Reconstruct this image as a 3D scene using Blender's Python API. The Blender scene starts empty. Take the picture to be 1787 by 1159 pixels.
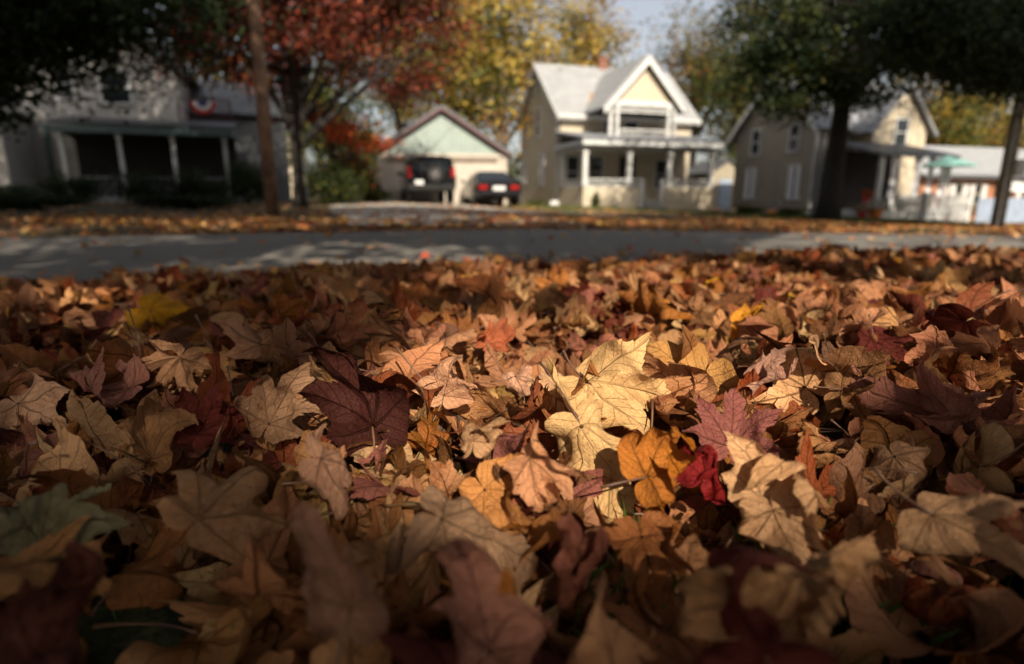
import bpy, math, random
import numpy as np
from mathutils import Vector, Matrix
random.seed(7); rng = np.random.default_rng(11)
R = math.radians
C = bpy.context.scene.collection
sc = bpy.context.scene

# ------------------------------------------------------------------ camera, sky, sun, exposure
PITCH = R(13.3); CAMZ = 0.5; FPX = 1000.0
cd = bpy.data.cameras.new('camera'); cam = bpy.data.objects.new('camera', cd); C.objects.link(cam)
cam.location = (0, 0, CAMZ); cam.rotation_euler = (R(90) - PITCH, 0, 0)
cd.sensor_width = 36; cd.lens = 36 * FPX / 1787.0; cd.clip_start = 0.02; cd.clip_end = 1000
cd.dof.use_dof = True; cd.dof.focus_distance = 0.56; cd.dof.aperture_fstop = 3.2
sc.camera = cam

SUN_AZ = R(14); SUN_EL = R(36)          # azimuth measured to the right of straight behind the camera
S = np.array([math.sin(SUN_AZ) * math.cos(SUN_EL), -math.cos(SUN_AZ) * math.cos(SUN_EL), math.sin(SUN_EL)])
w = bpy.data.worlds.new('World'); sc.world = w; w.use_nodes = True
nt = w.node_tree; bg = nt.nodes['Background']
sky = nt.nodes.new('ShaderNodeTexSky'); sky.sky_type = 'NISHITA'; sky.sun_disc = False
sky.sun_elevation = SUN_EL; sky.sun_rotation = math.atan2(S[0], S[1]) % (2 * math.pi)
sky.air_density = 1.0; sky.dust_density = 3.0; sky.ozone_density = 1.5
hs = nt.nodes.new('ShaderNodeHueSaturation'); hs.inputs['Saturation'].default_value = .52; hs.inputs['Value'].default_value = 1.0
wb = nt.nodes.new('ShaderNodeMix'); wb.data_type = 'RGBA'; wb.blend_type = 'MULTIPLY'; wb.inputs[0].default_value = 1; wb.inputs[7].default_value = (1, .95, .90, 1)   # the camera's warm daylight white balance
nt.links.new(sky.outputs[0], hs.inputs['Color']); nt.links.new(hs.outputs[0], wb.inputs[6]); nt.links.new(wb.outputs[2], bg.inputs[0]); bg.inputs[1].default_value = 0.112
sl = bpy.data.lights.new('sun', 'SUN'); sl.energy = 5.0; sl.angle = R(0.53); sl.color = (1.0, 0.89, 0.73)
so = bpy.data.objects.new('sun', sl); C.objects.link(so)
so.rotation_euler = Vector(S).to_track_quat('Z', 'Y').to_euler(); so.location = (3, -10, 12)
sc.view_settings.view_transform = 'Standard'; sc.view_settings.look = 'None'
sc.view_settings.exposure = 0.6; sc.view_settings.gamma = 1.0

# ------------------------------------------------------------------ geometry of the place
TH = R(17.5); cT, sT = math.cos(TH), math.sin(TH)        # the street runs at this angle
def sd(x, y): return x * cT + y * sT, -x * sT + y * cT
def xy(s, d): return s * cT - d * sT, s * sT + d * cT
def slope(s): return -0.03 * np.maximum(0, s - 3.0) + 0.0 * s
ROAD0, ROAD1 = 3.55, 8.85
def sstep(a, b, v):
    t = np.clip((v - a) / (b - a), 0, 1); return t * t * (3 - 2 * t)
def surf(x, y):            # top of the leaf layer on the near verge
    x = np.asarray(x, float); y = np.asarray(y, float)
    s, d = sd(x, y)
    z = 0.27 - 0.15 * np.clip((d - 0.8) / 2.15, 0, 1) - 0.11 * sstep(2.9, 3.6, d)
    lump = 0.018 * np.sin(2.3 * x + 1.1 * y + .4) + 0.014 * np.sin(9.1 * x + 3.3 * y + .9) + 0.010 * np.sin(-6.1 * x + 11.3 * y + 2.9) + 0.012 * np.sin(1.1 * x - 2.9 * y + 1.7) + 0.010 * np.sin(5.1 * x + 4.3 * y) + 0.008 * np.sin(7.7 * x - 5.9 * y + 2)
    return z + lump * (1 - sstep(3.2, 3.7, d)) * sstep(.15, .7, y) + slope(s)
def ground(x, y):
    x = np.asarray(x, float); y = np.asarray(y, float)
    s, d = sd(x, y)
    near = surf(x, y) - 0.055 * (1 - sstep(3.2, 3.7, d))
    far = slope(s) + 0.05 * sstep(8.85, 9.4, d) + 0.012 * np.clip(d - 9, 0, 25) + 0.02 * np.sin(s * .7) * sstep(9, 12, d)
    return np.where(d < 3.6, near - .012 * sstep(3.2, 3.6, d), np.where(d < 8.85, slope(s) - 0.012, far - 0.012 * (1 - sstep(8.85, 9.4, d))))
cp, sp = math.cos(PITCH), math.sin(PITCH)
def ray(px, py):
    a, b = px - 893.5, 579.5 - py
    v = np.array([a, FPX * cp + b * sp, -FPX * sp + b * cp]); return v
def at(px, py, Y):
    v = ray(px, py); t = Y / v[1]; return np.array([v[0] * t, Y, CAMZ + v[2] * t])
def xat(px, Y, py=330): return at(px, py, Y)[0]
def hit(px, py, f=surf, lift=0.0):
    v = ray(px, py); v = v / np.linalg.norm(v); lo, hi = 0.05, 60.0
    for t in np.linspace(.1, 60, 3000):
        p = v * t + [0, 0, CAMZ]
        if p[2] < f(p[0], p[1]) + lift: hi = t; break
        lo = t
    for _ in range(30):
        m = (lo + hi) / 2; p = v * m + [0, 0, CAMZ]
        if p[2] < f(p[0], p[1]) + lift: hi = m
        else: lo = m
    return v * hi + [0, 0, CAMZ]
def project(P):
    P = np.asarray(P, float) - [0, 0, CAMZ]
    dep = P[..., 1] * cp - P[..., 2] * sp
    up = P[..., 1] * sp + P[..., 2] * cp
    return 893.5 + FPX * P[..., 0] / dep, 579.5 - FPX * up / dep, dep

# ------------------------------------------------------------------ materials
def newmat(name):
    m = bpy.data.materials.new(name); m.use_nodes = True
    t = m.node_tree; b = t.nodes['Principled BSDF']; return m, t, b
def N(t, typ, **k):
    n = t.nodes.new(typ)
    for a, v in k.items():
        if a.startswith('i_'): n.inputs[int(a[2:])].default_value = v
        else: setattr(n, a, v)
    return n
def MA(t, op, a, b=None, c=None, clamp=False):
    n = t.nodes.new('ShaderNodeMath'); n.operation = op; n.use_clamp = clamp
    for i, v in enumerate((a, b, c)):
        if v is None: continue
        if isinstance(v, (int, float)): n.inputs[i].default_value = v
        else: t.links.new(v, n.inputs[i])
    return n.outputs[0]
def MIX(t, fac, a, b, blend='MIX'):
    n = t.nodes.new('ShaderNodeMix'); n.data_type = 'RGBA'; n.blend_type = blend
    for i, v in ((0, fac), (6, a), (7, b)):
        if isinstance(v, (int, float)): n.inputs[i].default_value = v
        elif isinstance(v, tuple): n.inputs[i].default_value = (*v, 1)[:4]
        else: t.links.new(v, n.inputs[i])
    return n.outputs[2]
def mapr(t, v, a, b, c=0., d=1., smooth=True):
    n = t.nodes.new('ShaderNodeMapRange'); n.interpolation_type = 'SMOOTHSTEP' if smooth else 'LINEAR'
    t.links.new(v, n.inputs[0])
    for i, q in enumerate((a, b, c, d)): n.inputs[i + 1].default_value = q
    return n.outputs[0]
def simple(name, col, rough=.6, var=.15, scale=6., metal=0., bump=.0, col2=None):
    m, t, b = newmat(name)
    tc = N(t, 'ShaderNodeTexCoord'); nz = N(t, 'ShaderNodeTexNoise'); nz.inputs['Scale'].default_value = scale; nz.inputs['Detail'].default_value = 5
    t.links.new(tc.outputs['Object'], nz.inputs['Vector'])
    c2 = col2 or tuple(c * (1 - 2 * var) for c in col)
    o = MIX(t, mapr(t, nz.outputs[0], .35, .7), col, c2)
    t.links.new(o, b.inputs['Base Color']); b.inputs['Roughness'].default_value = rough; b.inputs['Metallic'].default_value = metal
    if bump:
        bp = N(t, 'ShaderNodeBump'); bp.inputs['Strength'].default_value = bump; bp.inputs['Distance'].default_value = .02
        t.links.new(nz.outputs[0], bp.inputs['Height']); t.links.new(bp.outputs[0], b.inputs['Normal'])
    return m
def siding(name, col, pitch=.12, var=.08, vertical=False, rough=.55):
    m, t, b = newmat(name)
    tc = N(t, 'ShaderNodeTexCoord'); sx = N(t, 'ShaderNodeSeparateXYZ'); t.links.new(tc.outputs['Object'], sx.inputs[0])
    z = MA(t, 'ADD', sx.outputs[0], sx.outputs[1]) if vertical else sx.outputs[2]
    f = MA(t, 'FRACT', MA(t, 'DIVIDE', z, pitch))
    nz = N(t, 'ShaderNodeTexNoise'); nz.inputs['Scale'].default_value = 2.2; nz.inputs['Detail'].default_value = 6
    t.links.new(tc.outputs['Object'], nz.inputs['Vector'])
    gap = mapr(t, f, .0, .10, .0, 1., True)
    base = MIX(t, mapr(t, nz.outputs[0], .3, .75), col, tuple(c * (1 - var * 2) for c in col))
    o = MIX(t, gap, tuple(c * .45 for c in col), base)
    t.links.new(o, b.inputs['Base Color']); b.inputs['Roughness'].default_value = rough
    bp = N(t, 'ShaderNodeBump'); bp.inputs['Strength'].default_value = .6; bp.inputs['Distance'].default_value = .015
    h = MA(t, 'MULTIPLY', MA(t, 'SUBTRACT', 1.0, f), gap); t.links.new(h, bp.inputs['Height']); t.links.new(bp.outputs[0], b.inputs['Normal'])
    return m
def glass(name, col=(.02, .025, .03)):
    m, t, b = newmat(name)
    b.inputs['Base Color'].default_value = (*col, 1); b.inputs['Roughness'].default_value = .06; b.inputs['Specular IOR Level'].default_value = .6
    return m
def foliage(name, trans=.3, rough=.5):
    m, t, b = newmat(name)
    at_ = N(t, 'ShaderNodeAttribute'); at_.attribute_name = 'Col'
    t.links.new(at_.outputs['Color'], b.inputs['Base Color']); b.inputs['Roughness'].default_value = rough; b.inputs['Specular IOR Level'].default_value = .25
    tr = N(t, 'ShaderNodeBsdfTranslucent'); t.links.new(at_.outputs['Color'], tr.inputs[0])
    mx = N(t, 'ShaderNodeMixShader'); mx.inputs[0].default_value = trans
    t.links.new(b.outputs[0], mx.inputs[1]); t.links.new(tr.outputs[0], mx.inputs[2])
    t.links.new(mx.outputs[0], t.nodes['Material Output'].inputs[0])
    return m

def leaf_material():
    m, t, b = newmat('dry_maple_leaf')
    L = t.links.new
    uv = N(t, 'ShaderNodeUVMap'); uv.uv_map = 'UVMap'
    col = N(t, 'ShaderNodeAttribute'); col.attribute_name = 'Col'
    sxyz = N(t, 'ShaderNodeSeparateXYZ'); L(uv.outputs[0], sxyz.inputs[0])
    # uv stores flat leaf coordinates /4 + .5 ; alpha of Col stores a per-leaf seed
    x = MA(t, 'MULTIPLY', MA(t, 'SUBTRACT', sxyz.outputs[0], .5), 4); y = MA(t, 'MULTIPLY', MA(t, 'SUBTRACT', sxyz.outputs[1], .5), 4)
    r = MA(t, 'SQRT', MA(t, 'ADD', MA(t, 'MULTIPLY', x, x), MA(t, 'MULTIPLY', y, y)))
    ang = MA(t, 'ARCTAN2', x, y)
    seed = col.outputs['Alpha']
    cmb = N(t, 'ShaderNodeCombineXYZ'); L(x, cmb.inputs[0]); L(y, cmb.inputs[1]); L(MA(t, 'MULTIPLY', seed, 37.0), cmb.inputs[2])
    warp = N(t, 'ShaderNodeTexNoise'); warp.inputs['Scale'].default_value = 2.2; warp.inputs['Detail'].default_value = 2; L(cmb.outputs[0], warp.inputs['Vector'])
    wv = MA(t, 'MULTIPLY', MA(t, 'SUBTRACT', warp.outputs[0], .5), .22)
    angw = MA(t, 'ADD', ang, wv)
    st = R(43)
    k = MA(t, 'MINIMUM', MA(t, 'MAXIMUM', MA(t, 'ROUND', MA(t, 'DIVIDE', angw, st)), -2), 2)
    dl = MA(t, 'SUBTRACT', angw, MA(t, 'MULTIPLY', k, st))
    s_ = MA(t, 'MULTIPLY', r, MA(t, 'COSINE', dl)); q = MA(t, 'ABSOLUTE', MA(t, 'MULTIPLY', r, MA(t, 'SINE', dl)))
    wmain = MA(t, 'MULTIPLY_ADD', r, -.010, .015)
    main = MA(t, 'SUBTRACT', 1, mapr(t, MA(t, 'DIVIDE', q, wmain), .45, 1.25), clamp=True)
    ph = MA(t, 'DIVIDE', MA(t, 'ADD', MA(t, 'SUBTRACT', s_, MA(t, 'MULTIPLY', q, 1.05)), MA(t, 'MULTIPLY', wv, .5)), .135)
    fr = MA(t, 'ABSOLUTE', MA(t, 'SUBTRACT', MA(t, 'FRACT', ph), .5))
    sec = MA(t, 'SUBTRACT', 1, mapr(t, fr, .012, .05), clamp=True)
    vor = N(t, 'ShaderNodeTexVoronoi'); vor.feature = 'DISTANCE_TO_EDGE'; vor.inputs['Scale'].default_value = 24; L(cmb.outputs[0], vor.inputs['Vector'])
    ter = MA(t, 'SUBTRACT', 1, mapr(t, vor.outputs['Distance'], .0, .10), clamp=True)
    vein = MA(t, 'MAXIMUM', main, MA(t, 'MAXIMUM', MA(t, 'MULTIPLY', MA(t, 'MULTIPLY', sec, .40), mapr(t, MA(t, 'DIVIDE', q, .30), 0., 1., 1., .25)), MA(t, 'MULTIPLY', ter, .07)))
    # blotches, browned margins, spots
    n1 = N(t, 'ShaderNodeTexNoise'); n1.inputs['Scale'].default_value = 3.1; n1.inputs['Detail'].default_value = 8; n1.inputs['Roughness'].default_value = .62; L(cmb.outputs[0], n1.inputs['Vector'])
    n2 = N(t, 'ShaderNodeTexNoise'); n2.inputs['Scale'].default_value = 11; n2.inputs['Detail'].default_value = 5; L(cmb.outputs[0], n2.inputs['Vector'])
    n3 = N(t, 'ShaderNodeTexNoise'); n3.inputs['Scale'].default_value = 34; n3.inputs['Detail'].default_value = 4; L(cmb.outputs[0], n3.inputs['Vector'])
    b0 = N(t, 'ShaderNodeHueSaturation'); b0.inputs['Saturation'].default_value = 1.10; b0.inputs['Value'].default_value = .94; b0.inputs['Hue'].default_value = .494; L(col.outputs['Color'], b0.inputs['Color'])
    base = b0.outputs[0]
    hsv = N(t, 'ShaderNodeHueSaturation'); hsv.inputs['Hue'].default_value = .488; hsv.inputs['Saturation'].default_value = 1.12; hsv.inputs['Value'].default_value = .52; L(base, hsv.inputs['Color'])
    c1 = MIX(t, MA(t, 'MULTIPLY', mapr(t, n1.outputs[0], .46, .68), .8), base, hsv.outputs[0])
    lite = N(t, 'ShaderNodeHueSaturation'); lite.inputs['Value'].default_value = 1.25; lite.inputs['Saturation'].default_value = .95; L(base, lite.inputs['Color'])
    c1b = MIX(t, MA(t, 'MULTIPLY', mapr(t, n2.outputs[0], .46, .72), .6), c1, lite.outputs[0])
    spots = mapr(t, n3.outputs[0], .62, .70)
    c2 = MIX(t, MA(t, 'MULTIPLY', spots, .75), c1b, (.06, .03, .018))
    dark = N(t, 'ShaderNodeHueSaturation'); dark.inputs['Value'].default_value = .34; dark.inputs['Saturation'].default_value = 1.1; L(c2, dark.inputs['Color'])
    c3 = MIX(t, MA(t, 'MULTIPLY', vein, .85), c2, dark.outputs[0])
    geo = N(t, 'ShaderNodeNewGeometry')
    pale = MIX(t, .45, c3, lite.outputs[0])
    c4 = MIX(t, geo.outputs['Backfacing'], c3, pale)
    L(c4, b.inputs['Base Color'])
    b.inputs['Roughness'].default_value = .62; b.inputs['Specular IOR Level'].default_value = .08
    bh = MA(t, 'ADD', MA(t, 'MULTIPLY', MA(t, 'MAXIMUM', main, MA(t, 'MULTIPLY', sec, .6)), -.8), MA(t, 'ADD', MA(t, 'MULTIPLY', n2.outputs[0], .9), MA(t, 'MULTIPLY', ter, -.10)))
    bp = N(t, 'ShaderNodeBump'); bp.inputs['Strength'].default_value = .85; bp.inputs['Distance'].default_value = .0042
    L(bh, bp.inputs['Height']); L(bp.outputs[0], b.inputs['Normal'])
    tr = N(t, 'ShaderNodeBsdfTranslucent'); L(MIX(t, .5, c3, base), tr.inputs[0]); L(bp.outputs[0], tr.inputs['Normal'])
    mx = N(t, 'ShaderNodeMixShader'); mx.inputs[0].default_value = .22
    L(b.outputs[0], mx.inputs[1]); L(tr.outputs[0], mx.inputs[2]); L(mx.outputs[0], t.nodes['Material Output'].inputs[0])
    return m

M = {}
M['leaf'] = leaf_material()
M['stem'] = simple('leaf_stalk', (.10, .045, .03), .5, .2, 40, col2=(.19, .10, .045))
M['foliage'] = foliage('tree_foliage'); M['litter'] = foliage('leaf_litter', .12, .7); M['grass'] = foliage('grass_blades', .3)
M['bark'] = simple('bark', (.075, .058, .045), .9, .3, 9, bump=.8, col2=(.03, .024, .02))
M['bark_dark'] = simple('dark_bark', (.035, .028, .024), .9, .3, 9, bump=.8, col2=(.016, .013, .011))
M['bark_tan'] = simple('tan_bark', (.19, .14, .095), .9, .3, 6, bump=.6, col2=(.08, .06, .04))
M['pole'] = simple('weathered_pole_wood', (.27, .15, .085), .85, .25, 5, bump=.5, col2=(.12, .07, .042))
M['pole_grey'] = simple('grey_pole_wood', (.30, .26, .21), .85, .2, 5, bump=.5, col2=(.15, .125, .10))
M['cream_siding'] = siding('cream_lap_siding', (.56, .475, .345))
M['tan_siding'] = siding('tan_lap_siding', (.34, .295, .215), .16)
M['tan_siding2'] = siding('ochre_lap_siding', (.29, .255, .195), .13)
M['white_siding'] = siding('white_lap_siding', (.42, .40, .37), .125)
M['green_board'] = siding('pale_green_boards', (.31, .375, .335), .2, .08, True)
M['cream_paint'] = simple('cream_paint', (.50, .435, .36), .6, .07, 2)
M['white'] = simple('white_paint', (.62, .62, .60), .45, .05, 3)
M['offwhite'] = simple('aged_white_paint', (.60, .61, .60), .5, .08, 3)
M['maroon'] = simple('maroon_trim', (.10, .04, .042), .6, .1, 3)
M['teal_trim'] = simple('teal_grey_trim', (.10, .15, .15), .5, .1, 3)
M['shingle'] = siding('grey_shingles', (.32, .325, .33), .14, .10)
M['shingle_dark'] = siding('dark_shingles', (.085, .09, .095), .14, .15)
M['shingle_mid'] = siding('mid_grey_shingles', (.26, .27, .29), .14, .15)
M['rust'] = simple('rust_stained_metal', (.42, .23, .10), .7, .2, 4)
M['brick'] = siding('orange_brick', (.40, .18, .095), .09, .2)
M['chimney'] = simple('chimney_brick', (.24, .10, .06), .8, .2, 14, bump=.4)
M['glass'] = glass('window_glass'); M['dark'] = simple('dark_door_porch_shade', (.025, .02, .018), .9, .1)  # dark tone for doors and for shade put into the porch panels
M['curtain'] = simple('white_curtain', (.78, .78, .80), .8, .06, 9)
M['concrete'] = simple('concrete', (.36, .34, .31), .85, .15, 2, bump=.2)
M['carpaint'] = simple('black_car_paint', (.008, .008, .01), .18, .1)
M['carpaint'].node_tree.nodes['Principled BSDF'].inputs['Coat Weight'].default_value = .25
M['carpaint'].node_tree.nodes['Principled BSDF'].inputs['Specular IOR Level'].default_value = .3
M['tyre'] = simple('tyre_rubber', (.012, .012, .012), .85, .1, 20)
M['chrome'] = simple('bright_metal', (.55, .55, .56), .25, .05, metal=1)
M['taillight'] = simple('red_lens', (.30, .012, .01), .2, .1)
M['plate'] = simple('white_plate', (.7, .7, .68), .4, .05)
M['pumpkin'] = simple('pumpkin_skin', (.62, .19, .035), .5, .15, 8)
M['teal_cloth'] = simple('teal_canvas', (.26, .52, .47), .8, .08, 3)
M['blue'] = simple('faded_blue_paint', (.30, .36, .46), .6, .1, 3)
M['red'] = simple('red_cloth', (.50, .03, .03), .8, .1); M['navy'] = simple('blue_cloth', (.03, .05, .22), .8, .1)
M['flag_white'] = simple('white_cloth', (.75, .75, .75), .8, .05)
M['wire'] = simple('wire', (.05, .05, .05), .6, .1)

# ------------------------------------------------------------------ object helpers
def tag(o, label=None, cat=None, group=None, kind=None):
    if label: o['label'] = label
    if cat: o['category'] = cat
    if group: o['group'] = group
    if kind: o['kind'] = kind
    return o
def link(name, me, mat, parent=None, loc=None, rot=None):
    o = bpy.data.objects.new(name, me); C.objects.link(o)
    if mat is not None:
        for mm in (mat if isinstance(mat, (list, tuple)) else [mat]): me.materials.append(mm)
    if parent is not None: o.parent = parent
    if loc is not None: o.location = loc
    if rot is not None: o.rotation_euler = rot
    return o
def npmesh(name, V, F, smooth=False, col=None, uv=None):
    """V (n,3); F (m,k) all faces same k"""
    V = np.ascontiguousarray(V, dtype=np.float32); F = np.ascontiguousarray(F, dtype=np.int32)
    me = bpy.data.meshes.new(name); m, k = F.shape
    me.vertices.add(len(V)); me.vertices.foreach_set('co', V.ravel())
    me.loops.add(m * k); me.loops.foreach_set('vertex_index', F.ravel())
    me.polygons.add(m); me.polygons.foreach_set('loop_start', np.arange(0, m * k, k, dtype=np.int32))
    try: me.polygons.foreach_set('loop_total', np.full(m, k, dtype=np.int32))
    except Exception: pass
    me.polygons.foreach_set('use_smooth', np.full(m, smooth, dtype=bool))
    if uv is not None:
        l = me.uv_layers.new(name='UVMap'); l.data.foreach_set('uv', np.ascontiguousarray(uv[F.ravel()], dtype=np.float32).ravel())
    if col is not None:
        a = me.color_attributes.new('Col', 'FLOAT_COLOR', 'POINT')
        if col.shape[1] == 3: col = np.concatenate([col, np.ones((len(col), 1))], 1)
        a.data.foreach_set('color', np.ascontiguousarray(col, dtype=np.float32).ravel())
    me.update(calc_edges=True); me.validate()
    return me
def empty(name, loc, rz=0, label=None, cat=None, group=None):
    o = bpy.data.objects.new(name, None); C.objects.link(o); o.location = loc; o.rotation_euler = (0, 0, rz); o.empty_display_size = .2
    return tag(o, label, cat, group)
class MB:
    def __init__(s): s.v = []; s.f = []
    def poly(s, pts, faces):
        n = len(s.v); s.v += [tuple(map(float, p)) for p in pts]; s.f += [tuple(i + n for i in f) for f in faces]; return s
    def box(s, a, b):
        x0, y0, z0 = a; x1, y1, z1 = b
        return s.poly([(x0,y0,z0),(x1,y0,z0),(x1,y1,z0),(x0,y1,z0),(x0,y0,z1),(x1,y0,z1),(x1,y1,z1),(x0,y1,z1)],
                      [(0,3,2,1),(4,5,6,7),(0,1,5,4),(1,2,6,5),(2,3,7,6),(3,0,4,7)])
    def prism(s, pts, ext):     # planar polygon pts extruded by vector ext
        n = len(pts); e = Vector(ext); q = [Vector(p) for p in pts]; t = [p + e for p in q]
        return s.poly([tuple(p) for p in q + t], [tuple(range(n))[::-1], tuple(range(n, 2 * n))] + [(i, (i + 1) % n, n + (i + 1) % n, n + i) for i in range(n)])
    def slab(s, a, b, c, d, th):   # quad with thickness downwards along its normal
        n = (Vector(b) - Vector(a)).cross(Vector(d) - Vector(a)).normalized() * -th
        return s.prism([a, b, c, d], n)
    def tube(s, path, rad, n=8, cap=True):
        path = [Vector(p) for p in path]; base = len(s.v); m = len(path)
        if isinstance(rad, (int, float)): rad = [rad] * m
        up = Vector((0.13, .31, .95)).normalized()
        for i, p in enumerate(path):
            t = (path[min(i + 1, m - 1)] - path[max(i - 1, 0)]).normalized()
            a = t.cross(up)
            if a.length < .1: a = t.cross(Vector((1, 0, 0)))
            a.normalize(); b = t.cross(a)
            for k in range(n):
                q = 2 * math.pi * k / n; s.v.append(tuple(p + (a * math.cos(q) + b * math.sin(q)) * rad[i]))
        for i in range(m - 1):
            for k in range(n):
                s.f.append((base + i*n + k, base + i*n + (k+1) % n, base + (i+1)*n + (k+1) % n, base + (i+1)*n + k))
        if cap: s.f.append(tuple(base + k for k in range(n))[::-1]); s.f.append(tuple(base + (m-1)*n + k for k in range(n)))
        return s
    def ball(s, c, r, nu=12, nv=8, sq=1., ribs=0):
        base = len(s.v)
        for i in range(nv + 1):
            ph = math.pi * i / nv
            for k in range(nu):
                th = 2 * math.pi * k / nu; rr = r * (1 + ribs * math.cos(th * 8))
                s.v.append((c[0] + rr * math.sin(ph) * math.cos(th), c[1] + rr * math.sin(ph) * math.sin(th), c[2] + r * sq * math.cos(ph)))
        for i in range(nv):
            for k in range(nu): s.f.append((base + i*nu + k, base + (i+1)*nu + k, base + (i+1)*nu + (k+1) % nu, base + i*nu + (k+1) % nu))
        return s
    def build(s, name, mat, parent=None, loc=None, rot=None, smooth=False, bevel=0):
        me = bpy.data.meshes.new(name); me.from_pydata(s.v, [], s.f)
        if smooth:
            for p in me.polygons: p.use_smooth = True
        me.validate(); me.update()
        o = link(name, me, mat, parent, loc, rot)
        if bevel:
            b = o.modifiers.new('bevel', 'BEVEL'); b.width = bevel; b.segments = 2; b.limit_method = 'ANGLE'
        return o

# ------------------------------------------------------------------ ground and road
def sheet(name, ss, dd, f, mat, dz=0, kind='structure'):
    Sg, Dg = np.meshgrid(ss, dd, indexing='ij'); X, Y = xy(Sg, Dg); Z = f(X, Y) + dz
    V = np.stack([X.ravel(), Y.ravel(), Z.ravel()], 1); n, m = Sg.shape
    I = (np.arange(n - 1)[:, None] * m + np.arange(m - 1)[None]).ravel()
    F = np.stack([I, I + m, I + m + 1, I + 1], 1)
    o = link(name, npmesh(name, V, F, True), mat); tag(o, kind=kind); return o
def ground_mat():
    m, t, b = newmat('lawn_soil'); L = t.links.new
    tc = N(t, 'ShaderNodeTexCoord')
    n1 = N(t, 'ShaderNodeTexNoise'); n1.inputs['Scale'].default_value = .8; n1.inputs['Detail'].default_value = 8; L(tc.outputs['Object'], n1.inputs['Vector'])
    n2 = N(t, 'ShaderNodeTexNoise'); n2.inputs['Scale'].default_value = 18; n2.inputs['Detail'].default_value = 8; L(tc.outputs['Object'], n2.inputs['Vector'])
    g = MIX(t, mapr(t, n2.outputs[0], .35, .7), (.028, .036, .013), (.065, .075, .025))
    o = MIX(t, mapr(t, n1.outputs[0], .42, .62), g, MIX(t, n2.outputs[0], (.06, .035, .02), (.20, .12, .06)))
    L(o, b.inputs['Base Color']); b.inputs['Roughness'].default_value = .95
    bp = N(t, 'ShaderNodeBump'); bp.inputs['Distance'].default_value = .04; L(n2.outputs[0], bp.inputs['Height']); L(bp.outputs[0], b.inputs['Normal'])
    return m
def asphalt_mat():
    m, t, b = newmat('old_asphalt'); L = t.links.new
    tc = N(t, 'ShaderNodeTexCoord')
    n1 = N(t, 'ShaderNodeTexNoise'); n1.inputs['Scale'].default_value = .5; n1.inputs['Detail'].default_value = 6; L(tc.outputs['Object'], n1.inputs['Vector'])
    n2 = N(t, 'ShaderNodeTexNoise'); n2.inputs['Scale'].default_value = 90; n2.inputs['Detail'].default_value = 3; L(tc.outputs['Object'], n2.inputs['Vector'])
    o = MIX(t, mapr(t, n1.outputs[0], .35, .7), (.125, .113, .098), (.18, .16, .132))
    o = MIX(t, mapr(t, n2.outputs[0], .4, .7), o, (.25, .23, .20))
    L(o, b.inputs['Base Color']); b.inputs['Roughness'].default_value = .85
    bp = N(t, 'ShaderNodeBump'); bp.inputs['Distance'].default_value = .005; L(n2.outputs[0], bp.inputs['Height']); L(bp.outputs[0], b.inputs['Normal'])
    return m
ss = np.concatenate([np.linspace(-160, -12, 40), np.linspace(-11, 14, 170), np.linspace(15, 160, 50)])
dd = np.concatenate([np.linspace(-60, -2, 20), np.linspace(-1.5, 3.9, 90), [6.5, 8.7], np.linspace(8.85, 9.5, 6), np.linspace(10, 40, 40), np.linspace(45, 300, 20)])
sheet('ground', ss, dd, ground, ground_mat())
sheet('road', np.concatenate([np.linspace(-160, 3, 60), np.linspace(3.5, 160, 60)]), np.array([3.62, 4.5, 6.2, 7.9, 8.86]),
      lambda X, Y: slope(sd(X, Y)[0]) + .03 * (1 - ((sd(X, Y)[1] - 6.2) / 2.65) ** 2), asphalt_mat(), 0.0)
def driveway():
    P0 = np.array([-.65, 9.5]); dirv = np.array([-.27, .963]); side = np.array([.963, .27])
    V = []; n = 24
    for i in range(n + 1):
        c = P0 + dirv * (17.2 * i / n) + np.array([0, 0]); wl = 1.55 + .9 * min(1, i / 8) + .55 * max(0, 1 - i / 3); wr = 1.55 + 1.6 * min(1, i / 8) + .5 * max(0, 1 - i / 3)
        for q in (-wl, 0, wr):
            p = c + side * q; V.append((p[0], p[1], float(ground(p[0], p[1])) + .025))
    V = np.array(V); I = (np.arange(n)[:, None] * 3 + np.arange(2)[None]).ravel()
    o = link('driveway', npmesh('driveway', V, np.stack([I, I + 1, I + 4, I + 3], 1), True), simple('driveway_concrete', (.42, .39, .34), .9, .12, 3)); tag(o, kind='structure')
driveway()

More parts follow.
